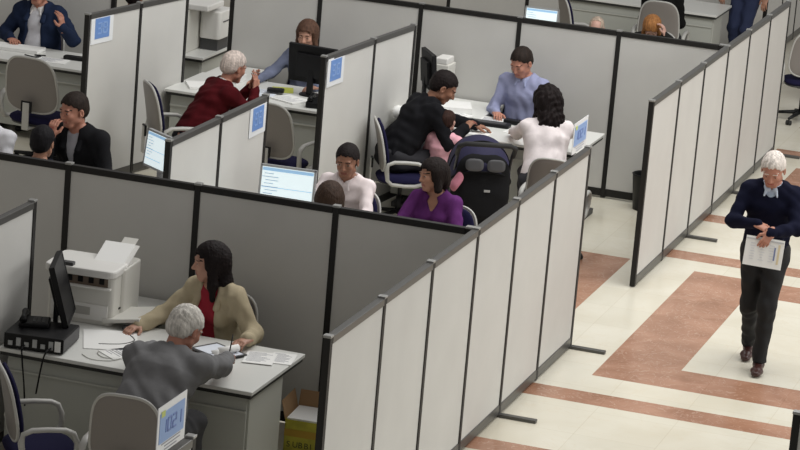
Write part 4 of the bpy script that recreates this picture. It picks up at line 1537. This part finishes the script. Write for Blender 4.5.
# ---- 2, 3 near desk
r = person('woman with long dark hair in a beige jacket and red top at the near desk', (-1.69, 3.18), 168, lean=11, hpyr=(-44, 6, 0),
       hr=(-2.05, 2.86, 0.80), hl=(-1.27, 2.88, 0.83), hlf=(-.2, -.9, -.1), curl=0.45, elbow=(0.7, -0.1, -1.0), top=('open', 'beige_jacket', (0.48, 0.41, 0.28)), under=('red_top', (0.33, 0.012, 0.03)),
       hair=('long', (0.010, 0.006, 0.006)), skin='light', female=True, stature=1.02)
seat_for(r, 'office chair the woman in the beige jacket sits on', 172)
person('grey-haired man in a grey jacket seen from behind at the near desk', (-1.33, 1.86), -4, lean=44, hpyr=(-16, 34, 0), girth=1.35,
       hr=(-1.20, 2.52, 0.83), hl=(-1.72, 2.42, 0.82), curl=0.8, top=('suit', 'grey_jacket', (0.19, 0.19, 0.195)), legs=(0.05, 0.05, 0.055),
       hair=('grey', (0.62, 0.59, 0.54)), skin='ruddy', stature=1.11, elbow=(1.0, -0.15, -0.35))
o = MB().cyl((0, 0, 0), (0.0, 0.05, 0.13), 0.005, 0.004, 8).build('pen', BLACKP)
o.location = (-1.28, 2.56, 0.80)
tag(o, 'dark pen in the hand of the grey-haired man at the near desk', 'pen')

# ---- 4-6 behind the dark cross screen
r = person('man with black hair and a pale pink shirt, seated left of the woman in purple', (-1.95, 6.78), 176, lean=10, hpyr=(8, 14, 0), hr=(-2.2, 6.40, 0.80), hl=(-1.75, 6.38, 0.80),
       top=('shirt', 'pale_pink_shirt', (0.80, 0.71, 0.71)), collar=('pale_pink_collar', (0.82, 0.74, 0.74)), hair=('thick', BLK), skin='tan', stature=1.0)
seat_for(r, 'office chair of the man in the white shirt', 178, sc=0.88)
r = person('clerk with brown hair, only the back of the head showing over the dark screen', (-1.58, 5.32), 2, lean=4, hpyr=(0, 4, 0), top=('knit', 'dark_brown_top', (0.03, 0.02, 0.018)),
       hair=('bob', (0.045, 0.026, 0.018)), skin='mid', female=True, stature=1.02, hr=(-1.5, 5.6, .8), hl=(-1.95, 5.6, .8))
seat_for(r, 'office chair hidden behind the dark cross screen, under the brown-haired clerk', 2)
r = person('woman with short dark hair in a purple V-neck top', (-1.24, 6.80), 176, lean=8, hpyr=(-38, 4, 8), hr=(-1.40, 6.42, 0.80), hl=(-1.05, 6.42, 0.80),
       top=('vneck', 'purple_top', (0.105, 0.025, 0.13)), hair=('bob', (0.012, 0.007, 0.006)), skin='mid', female=True, stature=0.98)

seat_for(r, 'office chair of the woman in the purple top', 184, sc=0.88, dx=0.08)
# ---- 7-10 the blue-shirt clerk's desk
r = person('man with black hair in a black suit leaning to the right over the baby', (-2.18, 10.10), -48, lean=34, hpyr=(-22, 34, 0), hr=(-1.95, 10.10, 0.86), hl=(-1.95, 10.45, 0.82),
       top=('suit', 'black_suit', (0.009, 0.009, 0.011)), hair=('short', BLK), skin='tan', stature=1.10, girth=1.12)
seat_for(r, 'office chair with navy back under the man in the black suit', -66, sc=0.9, dy=-0.12, dx=.02)
person('baby in a pink top on the lap of the man in black', (-2.06, 9.92), -10, lean=2, top=('knit', 'pink_top', (0.74, 0.40, 0.46)), hair=('short', (0.035, 0.016, 0.012)), skin='pink',
       stature=0.74, pelvis_z=0.60, lower=False, vox=0.012, hl=(-2.15, 10.08, 0.74), hr=(-2.0, 10.10, 0.74))
r = person('clerk in a light blue shirt looking down, seated before the far grey screen', (-1.84, 11.43), 172, lean=3, hpyr=(-10, 30, 0), hr=(-1.97, 11.20, 0.80), hl=(-1.55, 11.15, 0.80), girth=1.05,
       top=('shirt', 'light_blue_shirt', (0.30, 0.32, 0.48)), collar=('light_blue_collar', (0.34, 0.38, 0.58)), hair=('short', (0.02, 0.013, 0.01)), skin='ruddy', stature=1.06)
seat_for(r, 'office chair of the man in the light blue shirt', 176, 0.14, 0.9)
person('woman with long curly black hair in a white top, seen from behind', (-1.21, 10.06), 16, lean=28, hpyr=(22, 18, 0), hr=(-1.25, 10.60, 0.82), hl=(-1.60, 10.45, 0.82),
       top=('blouse', 'white_top', (0.82, 0.75, 0.75)), hair=('curly', BLK), skin='mid', female=True, stature=1.06, girth=1.12)

# ---- 11, 12 the red-sweater desk
r = person('white-haired man in a dark red sweater with clasped hands, from behind', (-4.05, 9.72), -46, lean=32, hpyr=(16, 20, 0), hr=(-3.88, 9.86, 0.98), hl=(-3.94, 9.92, 0.98), girth=1.2,
       hrf=(-.15, .2, 1), hlf=(.15, .2, 1), hrn=(-1, .2, 0), hln=(1, -.2, 0), curl=0.25,
       top=('knit', 'dark_red_sweater', (0.075, 0.006, 0.009)), collar=('white_collar', (0.65, 0.63, 0.62)), hair=('grey', (0.62, 0.53, 0.48)), skin='ruddy', stature=1.06, elbow=(0.7, -0.1, -1.0))
seat_for(r, 'navy and beige office chair seen edge-on left of the man in red', -52, -0.02, 1.0, dx=-.16)
r = person('clerk with straight brown hair in a blue-grey top behind the black monitor', (-3.97, 11.43), 172, lean=3, hpyr=(10, 12, 0), hr=(-4.33, 11.10, 0.80), hl=(-3.75, 11.15, 0.80),
       top=('shirt', 'blue_grey_shirt', (0.16, 0.18, 0.26)), hair=('bob', (0.10, 0.052, 0.034)), skin='light', female=True, stature=1.02)

seat_for(r, 'office chair of the woman behind the black monitor', 176, 0.14, 0.9)
# ---- 13-15 left middle
r = person('man in a black jacket resting his mouth on his fist, left of the picture', (-4.30, 6.74), 170, lean=14, hpyr=(-16, 12, 0), hr=(-4.40, 6.54, 1.09), hl=(-3.80, 6.48, 0.80), curl=1.0,
       hrf=(.15, .1, .9), hrn=(0.1, 1, 0), top=('suit', 'black_jacket', (0.012, 0.012, 0.014)), under=('pale_grey_tee', (0.40, 0.40, 0.44)), hair=('thick', (0.022, 0.012, 0.010)), skin='ruddy', stature=1.07, girth=1.25, elbow=(0.3, 0.1, -1))
seat_for(r, 'office chair under the man resting his chin on his hand', 176, sc=0.85, dx=-.05, fwd=.16)
r = person('dark-haired clerk seen from behind next to the fist-on-mouth man', (-4.18, 5.90), 0, lean=14, hpyr=(0, 5, 0), top=('knit', 'dark_navy_top', (0.012, 0.012, 0.02)), hair=('thick', (0.007, 0.006, 0.008)), skin='mid',
       stature=0.99, hr=(-4.1, 6.1, .8), hl=(-4.4, 6.1, .8))
seat_for(r, 'office chair hidden behind the dark cross screen, under the dark-haired clerk', 0)
person('person in a white shirt cut by the left edge, only a sleeve showing', (-4.98, 6.55), 176, lean=8, hpyr=(0, 10, 0), top=('shirt', 'white_shirt', (0.68, 0.68, 0.72)), hair=('short', BLK), skin='mid', stature=1.0)

# ---- 16 top left
r = person('man in a navy jacket over a white shirt at the top left desk', (-6.76, 11.40), 178, lean=3, hpyr=(0, 10, 0), hl=(-6.38, 11.15, 1.02), hr=(-6.95, 11.22, 0.82), hlf=(-.1, -.2, 1), hln=(-1, .2, .2), girth=1.15,
       top=('open', 'navy_jacket', (0.015, 0.024, 0.055)), under=('white_shirt_front', (0.62, 0.62, 0.66)), collar=('white_collar', (0.65, 0.63, 0.62)), hair=('short', BLK), skin='ruddy', stature=1.08, elbow=(0.7, 0.0, -0.9))
seat_for(r, 'office chair of the man in the navy jacket', 178, 0.14, 0.9)
person('person at the left edge reaching one hand onto the top left desk', (-7.26, 10.06), -10, lean=14, hpyr=(0, 10, 0), hr=(-6.78, 10.52, 0.81), hl=(-7.2, 10.7, 0.81), top=('knit', 'dark_brown_top', (0.03, 0.02, 0.018)),
       hair=('short', BLK), skin='ruddy', lower=True)

# ---- far row at the top
r = person('ginger-haired person with bowed head beyond the far grey screen', (-1.50, 15.35), 176, lean=14, hpyr=(15, 50, 0), top=('knit', 'black_white_top', (0.02, 0.02, 0.02)), hair=('bob', (0.36, 0.16, 0.055)), skin='pink', female=True,
       stature=0.92, hl=(-1.33, 15.25, 1.02), hlf=(-.3, 0, 1), curl=0.8)
seat_for(r, 'office chair under the ginger-haired person at the top', 176)
person('light-haired person beyond the far screen, beside the pale chair at the top', (-2.05, 15.17), 186, lean=22, hpyr=(0, 40, 0), top=('knit', 'pale_top', (0.5, 0.46, 0.44)), hair=('thin', (0.50, 0.40, 0.32)), skin='pink', stature=0.88)
person('person in black seated with the back to us at the top edge', (-1.92, 17.72), 4, lean=10, top=('knit', 'black_top', (0.008, 0.008, 0.008)), hair=('short', BLK), skin='mid')
person('person standing in dark navy clothes by the pedestal desk at the top edge', (-1.30, 19.30), 170, stand=True, lean=2, top=('knit', 'dark_navy_top', (0.012, 0.012, 0.02)), legs=(0.012, 0.02, 0.06), hair=('short', BLK), skin='mid')
person('person in black behind the top left side screen, showing at the top edge', (-6.12, 12.3), 0, lean=6, top=('knit', 'black_top', (0.008, 0.008, 0.008)), hair=('short', BLK), skin='mid')
